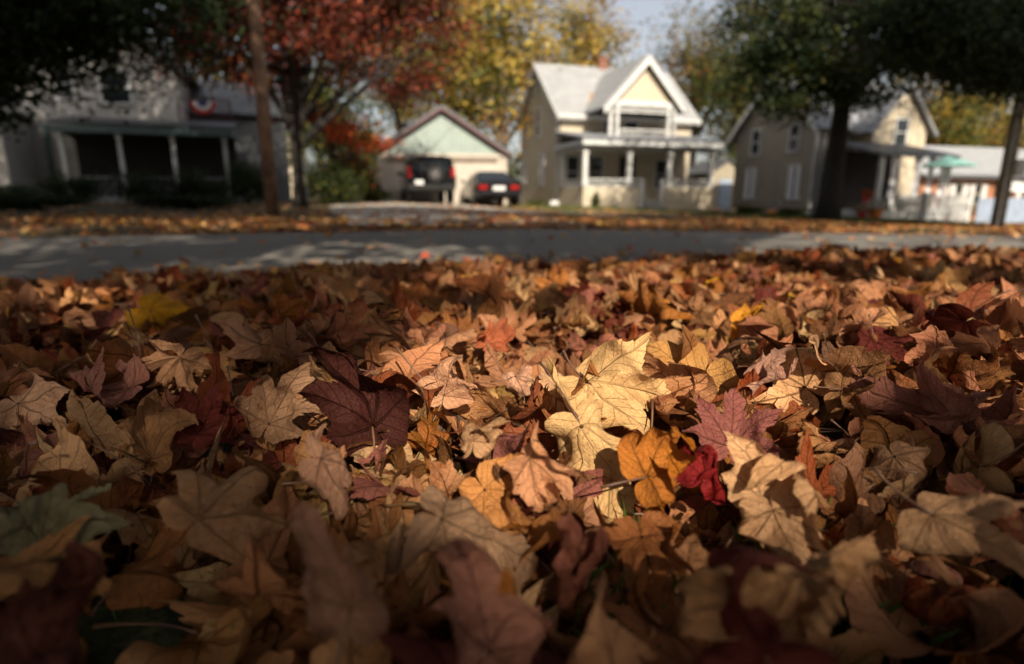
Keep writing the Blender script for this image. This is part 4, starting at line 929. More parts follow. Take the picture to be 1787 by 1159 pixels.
window(H, -.01, 2.5, 1.15, .55, 1.55, 'left', curtain=True); window(H, -.01, 3.2, 3.75, .55, 1.4, 'left'); window(H, -.01, 5.5, 1.4, .45, 1.1, 'left'); window(H, -.01, 3.1, 5.9, .4, .6, 'left')
PX1, PY0 = 6.8, -3.1
m = MB(); m.slab((-.35, .1, 3.72), (-.35, PY0 - .4, 3.12), (PX1 + .4, PY0 - .4, 3.12), (PX1 + .4, .1, 3.72), .10); m.build('porch_roof', M['shingle_mid'], H)
m = MB(); m.box((-.3, PY0 - .34, 2.80), (PX1 + .35, PY0 - .22, 3.00)); m.box((-.3, PY0 - .22, 2.80), (-.18, -.01, 3.0)); m.box((PX1 + .23, PY0 - .22, 2.8), (PX1 + .35, -.01, 3.0)); m.box((-.1, PY0 + .03, 2.60), (PX1 + .1, PY0 + .15, 2.797)); m.box((-.1, PY0 + .152, 2.60), (.02, -.01, 2.797)); m.box((-.28, PY0 - .2, 2.8), (PX1 + .33, -.01, 2.84)); m.build('porch_fascia', M['offwhite'], H)
MB().box((.0, PY0 + .2, -.2), (PX1, -.003, .32)).build('porch_floor', M['offwhite'], H)
m = MB(); m.box((-.08, PY0, -.3), (2.9, PY0 + .18, .98)); m.box((3.95, PY0, -.3), (PX1 + .05, PY0 + .18, .98)); m.box((-.08, PY0 + .182, -.3), (.08, -.003, .98)); m.box((PX1 - .1, PY0 + .182, -.3), (PX1 + .05, -.003, .98)); m.build('knee_wall', M['cream_siding'], H)
for (a, b, yy, side) in ((0., 2.9, PY0 + .08, 0), (3.95, PX1, PY0 + .08, 0), (PY0 + .2, -.1, 0., 1)):
    m = MB(); n = int((b - a) / .14)
    if not side: m.box((a, yy - .05, 1.28), (b, yy + .05, 1.34)); m.box((a, yy - .06, .982), (b, yy + .06, 1.02))
    else: m.box((yy - .05, a, 1.28), (yy + .05, b, 1.34)); m.box((yy - .06, a, .982), (yy + .06, b, 1.02))
    for i in range(n):
        q = a + (i + .5) * (b - a) / n
        if side: m.box((yy - .02, q - .02, 1.02), (yy + .02, q + .02, 1.28))
        else: m.box((q - .02, yy - .02, 1.02), (q + .02, yy + .02, 1.28))
    m.build('porch_railing', M['white'], H)
for xx, yy in ((.0, PY0 + .08), (2.25, PY0 + .08), (4.4, PY0 + .08), (PX1 - .05, PY0 + .08), (0, -.35)):
    m = MB(); m.box((xx - .1, yy - .1, 1.0), (xx + .1, yy + .1, 2.60)); m.box((xx - .14, yy - .14, 2.42), (xx + .14, yy + .14, 2.50)); m.box((xx - .14, yy - .14, 1.02), (xx + .14, yy + .14, 1.12)); m.build('porch_post', M['white'], H)
for xx in (2.9, 3.95): m = MB(); m.box((xx - .09, PY0 - .12, -.1), (xx + .09, PY0 - .003, 1.35)); m.build('newel_post', M['white'], H)
m = MB()
for i in range(3): m.box((2.99, PY0 - .3 * (i + 1) + .1, -.3), (3.86, PY0 - .3 * i + .098, .30 - .14 * i))
m.build('steps', M['concrete'], H)
m = MB(); m.tube([(-.07, .25, 4.4), (-.07, .25, .35), (-.12, .1, .1), (-.2, -.35, .06)], .05, 8); m.build('downspout', M['white'], H)
m = MB(); m.box((-.34, -.48, ZE - .34), (W_ + .3, -.422, ZE - .22)); m.build('gutter', M['white'], H)
m = MB(); m.slab((1.18, -.36, 4.50), (1.36, -.36, 4.50), (2.22, 1.0, 5.73), (2.06, 1.0, 5.73), -.02); m.build('valley_flashing', M['rust'], H)

# --- garage
gz_ = float(ground(-3.2, 28)); G = empty('garage', (at(662, 330, 26.6)[0], 26.6, gz_), R(9), 'cream garage with pale green gable, maroon trim and two wide doors', 'garage')
gw = 5.75
pentagon_y(MB(), 0, gw, .0, 6.5, -.2, 2.2, 4.05).build('wall', M['cream_paint'], G)
MB().prism([(.08, -.02, 2.17), (gw - .08, -.02, 2.17), (gw / 2, -.02, 3.96)], (0, .017, 0)).build('gable_board', M['green_board'], G)
roof_y(0, gw, -.25, 6.7, 2.2, 4.05, .25).build('roof', M['shingle_dark'], G)
rakes_y(0, gw, -.252, 2.2, 4.05, .25, .11).build('gable_trim', M['maroon'], G)
for a, b in ((.5, 2.7), (3.05, 5.25)):
    m = MB(); m.box((a, -.045, -.05), (b, -.004, 1.83))
    for i in range(4): 
        for j in range(4): m.box((a + .08 + j * (b - a - .1) / 4, -.06, .05 + i * .445), (a + (j + 1) * (b - a - .1) / 4, -.047, .37 + i * .445))
    m.build('garage_door', M['cream_paint'], G)
m = MB(); m.box((.4, -.10, 1.84), (2.8, -.003, 1.95)); m.box((2.95, -.10, 1.84), (5.35, -.003, 1.95)); m.build('door_header', simple('brown_header_board', (.16, .11, .07)), G)  # plain brown boards across the door tops
m = MB(); m.box((-.06, -.08, -.2), (.12, -.003, 2.14)); m.box((gw - .12, -.08, -.2), (gw + .06, -.003, 2.14)); m.box((.125, -.07, 2.05), (gw - .125, -.022, 2.19)); m.build('corner_board', M['cream_paint'], G)

# --- left house
p = at(95, 219, 22.3); lz = float(ground(-14, 21)); LH = empty('house', (p[0], 22.3, lz), R(21), 'white clapboard house with dark deep porch and teal trim, shaded by trees at left', 'house')
# local origin: front left corner of the porch roof ; body front wall at y=1.9
pentagon_y(MB(), -3.4, 4.0, 1.9, 9.5, -.3, 5.4, 8.6).build('wall', M['white_siding'], LH)
roof_y(-3.4, 4.0, 1.6, 9.8, 5.4, 8.6, .4).build('roof', M['shingle_dark'], LH)
rakes_y(-3.4, 4.0, 1.598, 5.4, 8.6, .4, .22).build('gable_trim', M['teal_trim'], LH)
pentagon_x(MB(), 4.0, 8.0, 3.4, 8.5, -.3, 4.0, 5.6).build('side_wing', M['shingle_dark'], LH)
roof_x(4.0, 8.3, 3.4, 8.5, 4.0, 5.6, .35).build('side_wing_roof', M['shingle_dark'], LH)
m = MB(); m.slab((-.15, 1.9, 3.35), (-.15, -.3, 2.95), (6.0, -.3, 2.95), (6.0, 1.9, 3.35), .10); m.build('porch_roof', M['shingle_dark'], LH)
m = MB(); m.box((-.12, -.26, 2.58), (5.95, -.16, 2.83)); m.box((-.12, -.158, 2.58), (-.02, 1.895, 2.83)); m.box((5.85, -.158, 2.58), (5.95, 1.895, 2.83)); m.build('porch_fascia', M['teal_trim'], LH)
MB().box((0, 0, -.3), (5.9, 1.895, .25)).build('porch_floor', M['shingle_mid'], LH)
MB().box((.05, 1.86, .25), (5.9, 1.893, 2.9)).build('porch_shade_panel', M['dark'], LH)  # dark panel over the siding, stands in for the porch's shade
for xx in (.1, 1.95, 3.75, 5.6): m = MB(); m.box((xx - .07, -.02, .25), (xx + .07, .12, 2.58)); m.box((xx - .1, -.05, 2.44), (xx + .1, .15, 2.54)); m.build('porch_post', M['offwhite'], LH)
m = MB(); m.box((.17, .02, .95), (5.5, .07, 1.0))
for i in range(32): m.box((.3 + i * .16, .03, .3), (.33 + i * .16, .06, .95))
m.build('porch_railing', M['shingle_mid'], LH)
m = MB(); m.box((4.1, -.15, 3.95), (6.0, -.08, 4.0)); m.box((4.1, -.14, 3.1), (4.17, -.07, 3.95)); m.box((5.93, -.14, 3.1), (6.0, -.07, 3.95))
for i in range(12): m.box((4.3 + i * .14, -.13, 3.1), (4.33 + i * .14, -.09, 3.95))
m.build('balcony_railing', M['maroon'], LH)
window(LH, 1.7, 1.89, 3.95, .95, 1.15, mat='offwhite'); window(LH, .0, 1.89, 4.0, .5, 1.1, mat='offwhite')
# big picture window wing at the far left
MB().box((-4.2, -.8, -.3), (-1.35, 1.897, 3.0)).build('bay', M['white_siding'], LH)
MB().slab((-4.4, 1.897, 3.35), (-4.4, -1.05, 3.05), (-1.15, -1.05, 3.05), (-1.15, 1.897, 3.35), .1).build('bay_roof', M['shingle_dark'], LH)
window(LH, -2.55, -.82, 1.0, 1.7, 1.55, mat='offwhite', mull=0, name='picture_window')
MB().box((-.95, 1.80, -.3), (-.75, 1.897, 3.0)).build('downspout', M['teal_trim'], LH)
# bunting on the balcony
bp_ = LH.matrix_basis if False else None
def local(root, v):
    c, s = math.cos(root.rotation_euler[2]), math.sin(root.rotation_euler[2]); return (root.location[0] + v[0] * c - v[1] * s, root.location[1] + v[0] * s + v[1] * c, root.location[2] + v[2])
B = empty('bunting', local(LH, (5.0, -.20, 3.85)), LH.rotation_euler[2], 'red, white and blue half round bunting hung on the balcony rail under the trees', 'bunting')
for nm, r0, r1, mt in (('outer_band', .32, .46, 'red'), ('middle_band', .18, .32, 'flag_white'), ('inner_fan', .01, .18, 'navy')):
    m = MB(); n = 16; pts = []
    for i in range(n + 1):
        a = math.pi + math.pi * i / n; y = -.02 - .03 * (i % 2); pts += [(r0 * math.cos(a), y, r0 * math.sin(a)), (r1 * math.cos(a), y, r1 * math.sin(a))]
    m.poly(pts + [(x_, y_ + .012, z_) for x_, y_, z_ in pts], [(2*i, 2*i+1, 2*i+3, 2*i+2) for i in range(n)] + [(2*n+2+2*i, 2*n+2+2*i+2, 2*n+2+2*i+3, 2*n+2+2*i+1) for i in range(n)]); m.build(nm, M[mt], B)

# --- tan house at right
p = at(1418, 300, 25); rz_ = float(ground(p[0], 25)); T_ = empty('house', (p[0], 25.0, rz_), TH, 'tan clapboard house with grey gable roof behind the black trunked tree', 'house')
pentagon_x(MB(), 0, 5.0, 0, 5.0, -.3, 3.75, 6.1).build('wall', M['tan_siding2'], T_)
roof_x(-.35, 5.2, 0, 5.0, 3.75, 6.1, .35).build('roof', M['shingle_mid'], T_)
m = MB()
for s_ in (-1, 1):
    ye = 2.5 + s_ * 2.88; m.prism([(-.39, ye, 3.42 + .06), (-.39, 2.5 + s_ * .003, 6.1 + .12), (-.39, 2.5 + s_ * .003, 6.1 - .14), (-.39, ye, 3.42 - .18)], (.045, 0, 0))
m.build('barge_board', M['white'], T_)
for yy in (.95, 3.75): window(T_, -.01, yy, .75, .55, 1.3, 'left', curtain=True)
for yy in (1.2, 3.6): window(T_, -.01, yy, 2.75, .5, 1.05, 'left', mat='offwhite')
# front cross gable, sunlit
pentagon_y(MB(), 2.0, 4.9, -.9, 1.0, -.3, 3.5, 5.1).build('front_gable', M['cream_siding'], T_)
roof_y(2.0, 4.9, -1.15, 2.3, 3.5, 5.1, .3).build('front_gable_roof', M['shingle_mid'], T_)
window(T_, 3.45, -.91, 2.9, .6, 1.0)
m = MB(); m.box((-.05, -.06, -.3), (.14, -.003, 3.5)); m.build('corner_board', M['white'], T_)
m = MB(); m.tube([(.28, -.09, 3.5), (.28, -.09, .12)], .065, 8); m.tube([(.28, -.09, .14), (-.55, -1.0, -.12)], .065, 8); m.build('downspout', M['white'], T_)
m = MB(); m.tube([(.28, -.09, 1.85), (.9, -.09, 1.98)], .06, 8); m.build('gutter_elbow', M['white'], T_)
# porch of the tan house
m = MB(); m.slab((-.1, -.9, 2.95), (-.1, -3.4, 2.32), (3.7, -3.4, 2.32), (3.7, -.9, 2.95), .1); m.build('porch_roof', M['shingle_dark'], T_)
MB().box((.0, -3.2, -.3), (3.6, -.905, .28)).build('porch_floor', M['white'], T_)
MB().box((.1, -.95, .28), (3.6, -.903, 2.6)).build('porch_shade_panel', M['dark'], T_)  # dark sheet that puts the deep porch shade into the colour
for xx in (.1, 3.5): m = MB(); m.box((xx - .07, -3.2, .28), (xx + .07, -3.06, 2.3)); m.build('porch_post', M['white'], T_)
for xx, ww in ((.75, .22), (1.9, .24), (2.6, .2), (3.2, .16)):
    m = MB(); n = 8
    pr = [(-1, 1.0), (-.55, .55), (-.8, .3), (-.95, 0)]
    for j in range(7):
        za, zb_ = 2.28 - j * .22, 2.28 - (j + 1) * .22; wa = ww * (1 - .5 * math.sin(min(j, 6) / 6 * math.pi * .8)); wb = ww * (1 - .5 * math.sin(min(j + 1, 6) / 6 * math.pi * .8))
        for i in range(n):
            a0, a1 = -1 + 2 * i / n, -1 + 2 * (i + 1) / n; y0, y1 = -3.12 - .04 * (i % 2), -3.12 - .04 * ((i + 1) % 2)
            m.poly([(xx + wa * a0, y0, za), (xx + wa * a1, y1, za), (xx + wb * a1, y1, zb_), (xx + wb * a0, y0, zb_)], [(0, 1, 2, 3)])
    m.build('porch_curtain', M['curtain'], T_)

# --- brick house
p = at(1652, 300, 32.5); bz = float(ground(p[0], 32.5)); K = empty('house', (p[0], 32.5, bz), TH, 'low orange brick house with light grey roof and white shutters at the right edge', 'house')
MB().box((-1.8, 0, -.3), (12.0, 7.0, 2.45)).build('wall', M['brick'], K)
roof_x(-2.3, 12.5, 0, 7.0, 2.45, 4.1, .5).build('roof', M['shingle'], K)
m = MB(); m.box((-2.3, -.56, 2.14), (12.5, -.505, 2.32)); m.build('fascia', M['shingle_dark'], K)
for xx in (1.1, 2.6, 6.4): window(K, xx, -.01, .75, .5, 1.1, shutters='white', mat='cream_paint')
m = MB(); m.slab((3.9, .0, 2.15), (3.9, -.8, 1.75), (5.6, -.8, 1.75), (5.6, 0, 2.15), .05); m.prism([(3.9, -.8, 1.68), (3.9, -.8, 1.45), (5.6, -.8, 1.45), (5.6, -.8, 1.68)], (0, -.02, 0)); m.build('awning', M['white'], K)
MB().box((4.2, -.05, -.1), (5.3, -.003, 1.75)).build('front_door', M['dark'], K)

# --- little shed between the two houses
p = at(1262, 350, 34); Sh = empty('shed', (p[0] - .9, 34.0, float(ground(p[0], 34))), TH, 'small grey shed with pale blue door between beige and tan houses', 'shed')
pentagon_y(MB(), 0, 2.4, 0, 2.4, -.2, 2.0, 2.7).build('wall', M['tan_siding'], Sh); roof_y(0, 2.4, -.15, 2.5, 2.0, 2.7, .2).build('roof', M['shingle_dark'], Sh)
MB().box((.7, -.05, -.1), (1.5, -.003, 1.75)).build('door', M['blue'], Sh)
# --- pale house glimpsed behind the pole
p = at(425, 250, 40); BH = empty('house', (p[0] - 3.0, 40, float(ground(p[0], 40))), TH, 'pale tan house glimpsed between the left house and the wooden pole', 'house')
pentagon_y(MB(), 0, 6.5, 0, 7, -.2, 4.0, 5.4).build('wall', M['cream_siding'], BH); roof_y(0, 6.5, -.3, 7.3, 4.0, 5.4, .3).build('roof', M['shingle_mid'], BH); window(BH, 4.6, -.01, 2.0, .8, 1.2)

# ------------------------------------------------------------------ cars
def loft(st, name, mat, root):
    """st: list of (y, [(x,z) half profile from bottom centre to top centre])"""
    mb = MB(); k = len(st[0][1]); ring = 2 * k - 2
    for y, pr in st:
        full = [(x, z) for x, z in pr] + [(-x, z) for x, z in pr[-2:0:-1]]
        mb.v += [(x, y, z) for x, z in full]
    for i in range(len(st) - 1):
        for j in range(ring): mb.f.append((i*ring + j, i*ring + (j+1) % ring, (i+1)*ring + (j+1) % ring, (i+1)*ring + j))
    mb.f.append(tuple(range(ring))); mb.f.append(tuple((len(st)-1)*ring + j for j in range(ring))[::-1])
    return mb.build(name, mat, root, smooth=False, bevel=.03)
def wheel(root, x, y, r, wd=.22):
    s = 1 if x > 0 else -1
    t = MB(); n = 28; prof = [(r*.62, -wd/2), (r*.93, -wd/2), (r, -wd*.32), (r, wd*.32), (r*.93, wd/2), (r*.62, wd/2)]
    for i in range(n):
        a = 2*math.pi*i/n
        for rr, ww in prof: t.v.append((ww, rr*math.cos(a), rr*math.sin(a)))
    for i in range(n):
        for j in range(6): t.f.append((i*6 + j, i*6 + (j+1) % 6, ((i+1) % n)*6 + (j+1) % 6, ((i+1) % n)*6 + j))
    w_ = t.build('wheel', M['tyre'], root, (x, y, r), smooth=True)
    q = MB(); q.tube([(-.03, 0, 0), (s*wd*.36, 0, 0)], r*.61, 20)
    for i in range(5):
        a = 2*math.pi*i/5; c = (0, math.cos(a), math.sin(a)); d = (0, -math.sin(a), math.cos(a))
        q.prism([(s*wd*.37, c[1]*r*.12 + d[1]*.03, c[2]*r*.12 + d[2]*.03), (s*wd*.37, c[1]*r*.56 + d[1]*.04, c[2]*r*.56 + d[2]*.04), (s*wd*.37, c[1]*r*.56 - d[1]*.04, c[2]*r*.56 - d[2]*.04), (s*wd*.37, c[1]*r*.12 - d[1]*.03, c[2]*r*.12 - d[2]*.03)], (s*.02, 0, 0))
    q.build('rim', M['chrome'], w_); return w_
def car(name, label, px, Y, rz, suv):
    x = xat(px, Y, 350); root = empty(name, (x, Y, float(ground(x, Y)) + .03), rz, label, 'car')
    def pr(zb, wb, zm, wm, zt, wt, zr): return [(0, zb), (wb, zb), (wm, zb + .16), (wm + .01, zm - .12), (wm - .03, zm), (wt + .02, zt - .05), (wt - .08, zt), (0, zr)]
    if suv:
        st = [(0, pr(.52,.80,1.12,.90,1.66,.74,1.70)), (.07, pr(.46,.84,1.13,.93,1.74,.77,1.78)), (1.2, pr(.44,.84,1.13,.94,1.78,.78,1.82)), (2.55, pr(.44,.84,1.12,.94,1.75,.76,1.79)), (3.15, pr(.44,.84,1.12,.93,1.20,.80,1.22)), (4.2, pr(.46,.84,1.06,.92,1.10,.74,1.12)), (4.42, pr(.52,.78,.95,.84,1.0,.70,1.02))]
        L, r = 4.42, .38; ws = (.78, 3.55); tr_ = .80
    else:
        st = [(0, pr(.42,.72,.78,.80,.84,.68,.86)), (.08, pr(.34,.80,.88,.88,.95,.74,.98)), (.75, pr(.30,.82,.93,.91,1.0,.72,1.02)), (1.45, pr(.28,.82,.94,.92,1.36,.60,1.39)), (2.3, pr(.28,.82,.93,.92,1.37,.61,1.40)), (3.15, pr(.28,.82,.92,.91,.98,.72,1.0)), (4.3, pr(.30,.80,.80,.88,.84,.66,.86)), (4.62, pr(.36,.68,.62,.76,.66,.58,.68))]
        L, r = 4.6, .32; ws = (.85, 3.6); tr_ = .80
    loft(st, 'body', M['carpaint'], root)
    for wy in ws:
        for s_ in (-1, 1): wheel(root, s_ * tr_, wy, r)
    if suv:
        MB().poly([(-.64, -.045, 1.20), (.64, -.045, 1.20), (.60, .0, 1.60), (-.60, .0, 1.60), (-.64, -.03, 1.20), (.64, -.03, 1.20), (.60, .015, 1.60), (-.60, .015, 1.60)], [(0, 1, 2, 3), (7, 6, 5, 4), (0, 4, 5, 1), (3, 2, 6, 7), (0, 3, 7, 4), (1, 5, 6, 2)]).build('rear_window', M['glass'], root)
        sw = MB(); n = 24
        sp_ = MB(); sp_.tube([(.12, -.03, 1.12), (.12, -.25, 1.12)], [.33, .33], 24); o = sp_.build('spare_wheel', M['tyre'], root, bevel=.02)
        MB().tube([(.12, -.252, 1.12), (.12, -.275, 1.12)], [.19, .17], 20).build('cover', M['chrome'], o)
        for s_ in (-1, 1): MB().box((s_*.82 - .07, -.04, 1.0), (s_*.82 + .07, .03, 1.36)).build('tail_light', M['taillight'], root)
        m = MB(); m.box((-.88, -.16, .52), (.88, -.003, .74)); m.build('bumper', M['tyre'], root, bevel=.03)
        MB().box((-.62, -.175, .72), (-.32, -.163, .87)).build('licence_plate', M['plate'], root)
        sides = [(.25, 1.1), (1.2, 2.0), (2.1, 2.7)]; zt, zbm = 1.62, 1.17; xt, xb = .80, .905
        m = MB()
        for s_ in (-1, 1): m.tube([(s_*.62, .2, 1.86), (s_*.62, 2.3, 1.88)], .02, 6)
        m.build('roof_rack', M['tyre'], root)
    else:
        MB().poly([(-.62, .80, 1.04), (.62, .80, 1.04), (.52, 1.36, 1.375), (-.52, 1.36, 1.375), (-.62, .80, 1.025), (.62, .80, 1.025), (.52, 1.36, 1.36), (-.52, 1.36, 1.36)], [(0, 1, 2, 3), (7, 6, 5, 4), (0, 4, 5, 1), (3, 2, 6, 7), (0, 3, 7, 4), (1, 5, 6, 2)]).build('rear_window', M['glass'], root)
        for s_ in (-1, 1): MB().box((s_*.62 - .17, -.02, .66), (s_*.62 + .17, .05, .82)).build('tail_light', M['taillight'], root)
        MB().box((-.24, -.035, .62), (.24, -.003, .78)).build('licence_plate', M['plate'], root)
        MB().box((-.80, -.08, .38), (.80, .06, .56)).build('bumper', M['carpaint'], root, bevel=.03)
        sides = [(1.35, 1.95), (2.0, 2.7)]; zt, zbm = 1.28, .98; xt, xb = .69, .875
    for s_ in (-1, 1):
        for a, b in sides:
            ins = .12 if (a == sides[0][0] and not suv) or (b == sides[-1][1]) else 0
            a2, b2 = (a + ins * 1.5, b) if a == sides[0][0] and not suv else (a, b - ins * 1.5)
            pt = [(s_*(xb + .012), a, zbm), (s_*(xb + .012), b, zbm), (s_*(xt + .03), b2, zt), (s_*(xt + .03), a2, zt)]
            MB().prism(pt, (s_*.01, 0, .002)).build('side_window', M['glass'], root)
        MB().box((s_*1.0 - .08, (3.0 if suv else 2.75) - .05, (1.12 if suv else .95)), (s_*1.0 + .08, (3.0 if suv else 2.75) + .05, (1.28 if suv else 1.07))).build('mirror', M['carpaint'], root, bevel=.02)
    return root
car('parked_car', 'black boxy off roader with spare wheel on its tail, parked before the garage', 754, 22.3, R(14), True)
car('parked_car', 'low black saloon with white plate, parked right of the off roader', 871, 22.8, R(13), False)

# ------------------------------------------------------------------ poles and wires
def pole(label, px, Y, r, hgt, mat, boxes=False):
    x = xat(px, Y, 380); z = float(ground(x, Y)); root = empty('utility_pole', (x, Y, z - .1), 0, label, 'pole')
    MB().tube([(0, 0, 0), (0.0, 0, hgt * .3), (.02, 0, hgt * .6), (.02, 0, hgt)], [r, r * .94, r * .86, r * .75], 16).build('pole', M[mat], root, smooth=True)
    m = MB(); m.box((-1.1, -.08, hgt - .9), (1.1, .04 - r * .75 - .05, hgt - .78)); m.build('crossarm', M[mat], root)
    for xx in (-1., -.45, .45, 1.): MB().tube([(xx, -.1, hgt - .78), (xx, -.1, hgt - .6)], [.04, .03], 8).build('insulator', M['offwhite'], root)
    if boxes:
        m = MB(); m.box((-.02, -r - .16, 1.55), (.26, -r + .03, 2.0)); m.build('meter_box', M['offwhite'], root, bevel=.02)
        MB().tube([(-r * .7, -r * .8, .1), (-r * .7, -r * .8, 4.)], .035, 8).build('conduit', M['offwhite'], root)
    return root
pole('brown weathered wooden utility pole standing before the red maple', 477, 12.3, .135, 9.0, 'pole')
pole('grey utility pole with small white box at the right edge', 1742, 17.2, .17, 9.5, 'pole_grey', True)
def wire(a, b, sag, label):
    a, b = np.array(a, float), np.array(b, float); pts = [tuple(a + (b - a) * t - np.array([0, 0, sag * 4 * t * (1 - t)])) for t in np.linspace(0, 1, 24)]
    tag(MB().tube(pts, .014, 5).build('wire', M['wire']), label, 'wire')
wire(at(330, -330, 12.3), at(1120, 60, 40), .6, 'thin overhead wire running from the wooden pole toward the beige house')
wire(at(590, -8, 20), at(1500, 60, 60), .3, 'faint upper wire crossing the sky above the beige house roof')

# ------------------------------------------------------------------ yard things at right
def picket(root, x0, x1, y, h, n):
    for i in range(n):
        xx = x0 + (x1 - x0) * (i + .5) / n; m = MB(); m.prism([(xx - .04, y, .02), (xx + .04, y, .02), (xx + .04, y, h - .07), (xx, y, h), (xx - .04, y, h - .07)], (0, .02, 0)); m.build('picket', M['white'], root)
    m = MB(); m.box((x0, y + .022, h * .25), (x1, y + .06, h * .25 + .07)); m.box((x0, y + .022, h * .68), (x1, y + .06, h * .68 + .07)); m.build('rail', M['white'], root)
def fence(label, pa, Ya, pb, Yb, h, n, group=None):
    a = np.array([xat(pa, Ya, 370), Ya]); b = np.array([xat(pb, Yb, 370), Yb]); L = float(np.hypot(*(b - a)))
    root = empty('picket_fence', (a[0], a[1], float(ground(*((a + b) / 2)))), math.atan2(b[1] - a[1], b[0] - a[0]), label, 'fence', group)
    picket(root, 0, L, 0, h, n)
    for xx in (0, L): m = MB(); m.box((xx - .05, .0, -.1), (xx + .05, .1, h + .06)); m.build('post', M['white'], root); 
fence('white picket fence facing the street below the teal umbrella', 1612, 20.6, 1692, 21.6, 1.0, 17, None)
fence('return side of the white picket fence running back toward the tan house', 1568, 24.0, 1611, 20.6, .95, 20, None)
p1 = at(1705, 370, 22.6); F2 = empty('board_fence', (p1[0], 22.6, float(ground(p1[0], 22.6))), TH, 'pale blue board fence behind the grey pole at the right edge', 'fence')
m = MB()
for i in range(34): m.box((i * .13, 0, 0), (i * .13 + .118, .03, .95))
m.build('boards', M['blue'], F2); MB().box((0, .033, .6), (4.4, .08, .7)).build('rail', M['blue'], F2)
p = at(1646, 330, 22.6); z = float(ground(p[0], 22.6)); U = empty('patio_umbrella', (p[0], 22.6, z), 0, 'open pale teal patio umbrella in front of the brick house', 'umbrella')
m = MB(); n = 8; zt = 2.45; ze = 2.08
pts = [(0, 0, zt)] + [(0.95 * math.cos(2*math.pi*i/n), 0.95 * math.sin(2*math.pi*i/n), ze) for i in range(n)]; low = [(a * .985, b * .985, c - .03) for a, b, c in pts]
fs = [(0, 1 + i, 1 + (i + 1) % n) for i in range(n)]; m.poly(pts + low, fs + [(n+1, n+2+(i+1) % n, n+2+i) for i in range(n)] + [(1+i, n+2+i, n+2+(i+1) % n, 1+(i+1) % n) for i in range(n)]); m.build('canopy', M['teal_cloth'], U)
MB().tube([(0, 0, 0), (0, 0, 2.45)], .025, 8).build('pole', M['white'], U); MB().tube([(0, 0, 0), (0, 0, .1)], [.28, .2], 16).build('base', M['concrete'], U)
def pumpkin(px, Y, r, label, py=360, mat='pumpkin', group=None, zlift=0):
    x = xat(px, Y, py); z = float(ground(x, Y)) + zlift; o = MB().ball((0, 0, r * .78), r, 24, 12, .8, .05).build('pumpkin', M[mat], None, (x, Y, z), smooth=True)
    tag(o, label, 'pumpkin', group); MB().tube([(0, 0, r * 1.45), (.01, 0, r * 1.7), (.04, 0, r * 1.85)], [.03, .02, .02], 6).build('stem', M['bark_tan'], o)
M['pale_pumpkin'] = simple('pale_pumpkin_skin', (.62, .38, .22), .5, .1, 8)
pumpkin(1243, 24.6, .20, 'largest pale pumpkin right of the beige porch', mat='pale_pumpkin'); pumpkin(1256, 24.9, .16, 'pale pumpkin in the middle of the row by the beige porch', mat='pale_pumpkin'); pumpkin(1280, 25.2, .16, 'rightmost pale pumpkin in front of the shed', mat='pale_pumpkin')
pumpkin(1348, 23.4, .17, 'orange pumpkin on the grass below the tan side wall')
def flowerpot(px, Y, h, cols, label, pot='red', zl=0):
    x = xat(px, Y, 350); z = float(ground(x, Y)) + zl; root = empty('flower_pot', (x, Y, z), 0, label, 'flower pot')
    MB().tube([(0, 0, 0), (0, 0, h * .45), (0, 0, h * .5)], [h * .22, h * .32, h * .34], 16).build('pot', M[pot], root, smooth=False)
    rg = np.random.default_rng(int(px)); n = 500; v = rg.normal(0, 1, (n, 3)); v /= np.linalg.norm(v, axis=1)[:, None]; P = v * [h * .42, h * .42, h * .30] + [0, 0, h * .75]
    V, F, Cc = kites(P, .06, rg, np.array(cols)[rg.integers(0, len(cols), n)]); link('flowers', npmesh('flowers', V, F, False, Cc), M['foliage'], root)
flowerpot(1507, 22.0, .55, [(.6,.3,.2),(.7,.6,.5),(.08,.12,.03)], 'red pot with pale flowers left of the white flowered pot'); flowerpot(1530, 21.8, .75, [(.75,.72,.68),(.75,.72,.68),(.08,.12,.03)], 'orange red pot topped with white flowers', 'pumpkin')
flowerpot(1513, 23.3, .55, [(.6,.10,.03),(.6,.18,.03),(.08,.12,.03)], 'orange red flowers on the porch floor of the tan house', zl=.55); flowerpot(1617, 23.6, .6, [(.5,.22,.05),(.35,.12,.04),(.1,.12,.03)], 'rust coloured flowers in a pot behind the picket fence', 'pumpkin', .5)
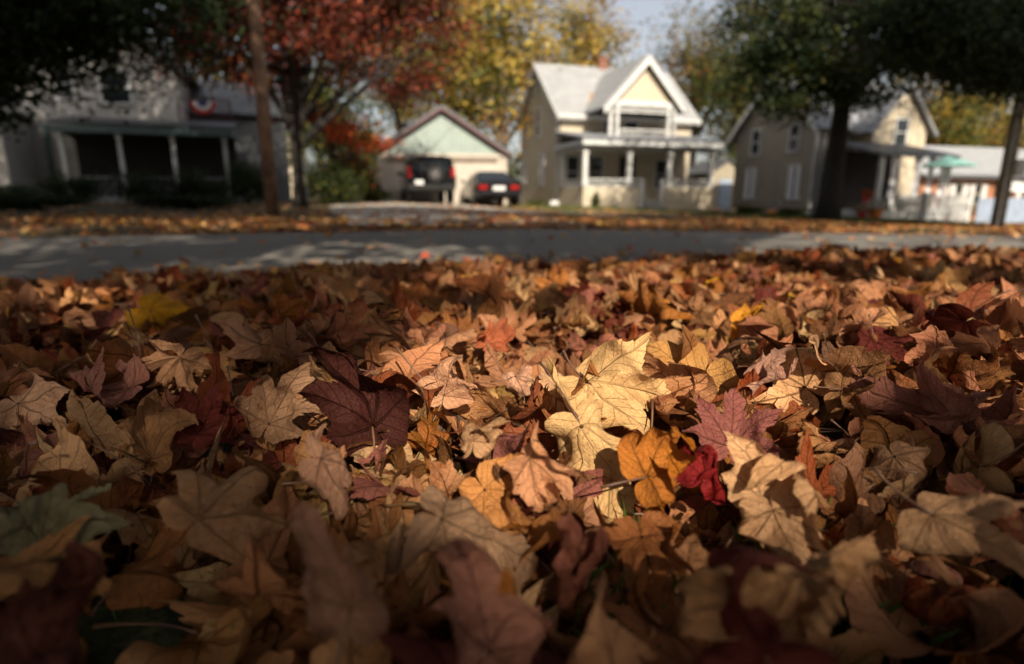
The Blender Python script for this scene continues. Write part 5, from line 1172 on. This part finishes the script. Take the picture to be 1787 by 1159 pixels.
def chair(px, Y, rz, label):
    x = xat(px, Y, 350); root = empty('garden_chair', (x, Y, float(ground(x, Y))), rz, label, 'chair')
    m = MB()
    for i in range(5): m.slab((-.28 + i*.115, -.3, .40), (-.18 + i*.115, -.3, .40), (-.18 + i*.115, .22, .30), (-.28 + i*.115, .22, .30), .02)
    m.build('seat', M['white'], root); m = MB()
    for i in range(5): m.prism([(-.28 + i*.115, .22, .28), (-.18 + i*.115, .22, .28), (-.18 + i*.125, .52, 1.0 - abs(i-2)*.05), (-.28 + i*.125, .52, 1.0 - abs(i-2)*.05)], (0, .02, 0))
    m.build('backrest', M['white'], root)
    for s_ in (-1, 1):
        m = MB(); m.box((s_*.33 - .03, -.36, 0), (s_*.33 + .03, -.27, .55)); m.build('leg', M['white'], root); m = MB(); m.prism([(s_*.33 - .03, -.27, .30), (s_*.33 - .03, .45, 0.0), (s_*.33 - .03, .55, 0.0), (s_*.33 - .03, -.27, .40)], (.06, 0, 0)); m.build('leg', M['white'], root)
        MB().box((s_*.34 - .07, -.4, .552), (s_*.34 + .07, .36, .58)).build('armrest', M['white'], root)
chair(1572, 22.8, R(-20), 'white slatted garden chair beside the picket fence'); chair(1640, 23.6, R(15), 'white slatted garden chair behind the picket fence under the umbrella')
x = xat(1352, 24.2, 350); bbz = float(ground(x, 24.2)); bb = empty('birdbath', (x, 24.2, bbz), 0, 'small pale stone birdbath by the tan side wall', 'birdbath')
MB().tube([(0, 0, 0), (0, 0, .06), (0, 0, .45)], [.16, .08, .06], 12).build('pedestal', M['concrete'], bb); MB().tube([(0, 0, .45), (0, 0, .52), (0, 0, .58)], [.06, .2, .24], 16).build('basin', M['offwhite'], bb)
x = xat(1426, 23.4, 365); tag(MB().ball((0, 0, .14), .16, 16, 10, .9).build('stone', M['offwhite'], None, (x, 23.4, float(ground(x, 23.4))), smooth=True), 'round white stone at the foot of the downspout', 'stone')
x = xat(967, 28.6, 350); tag(MB().box((-.22, -.15, 0), (.22, .15, .10)).box((-.19, -.12, .10), (.19, .12, .2)).build('planter_box', M['white'], None, (x, 28.4, float(ground(x, 28.4)) + .05), bevel=.02), 'low white box at the corner of the beige house', 'planter')
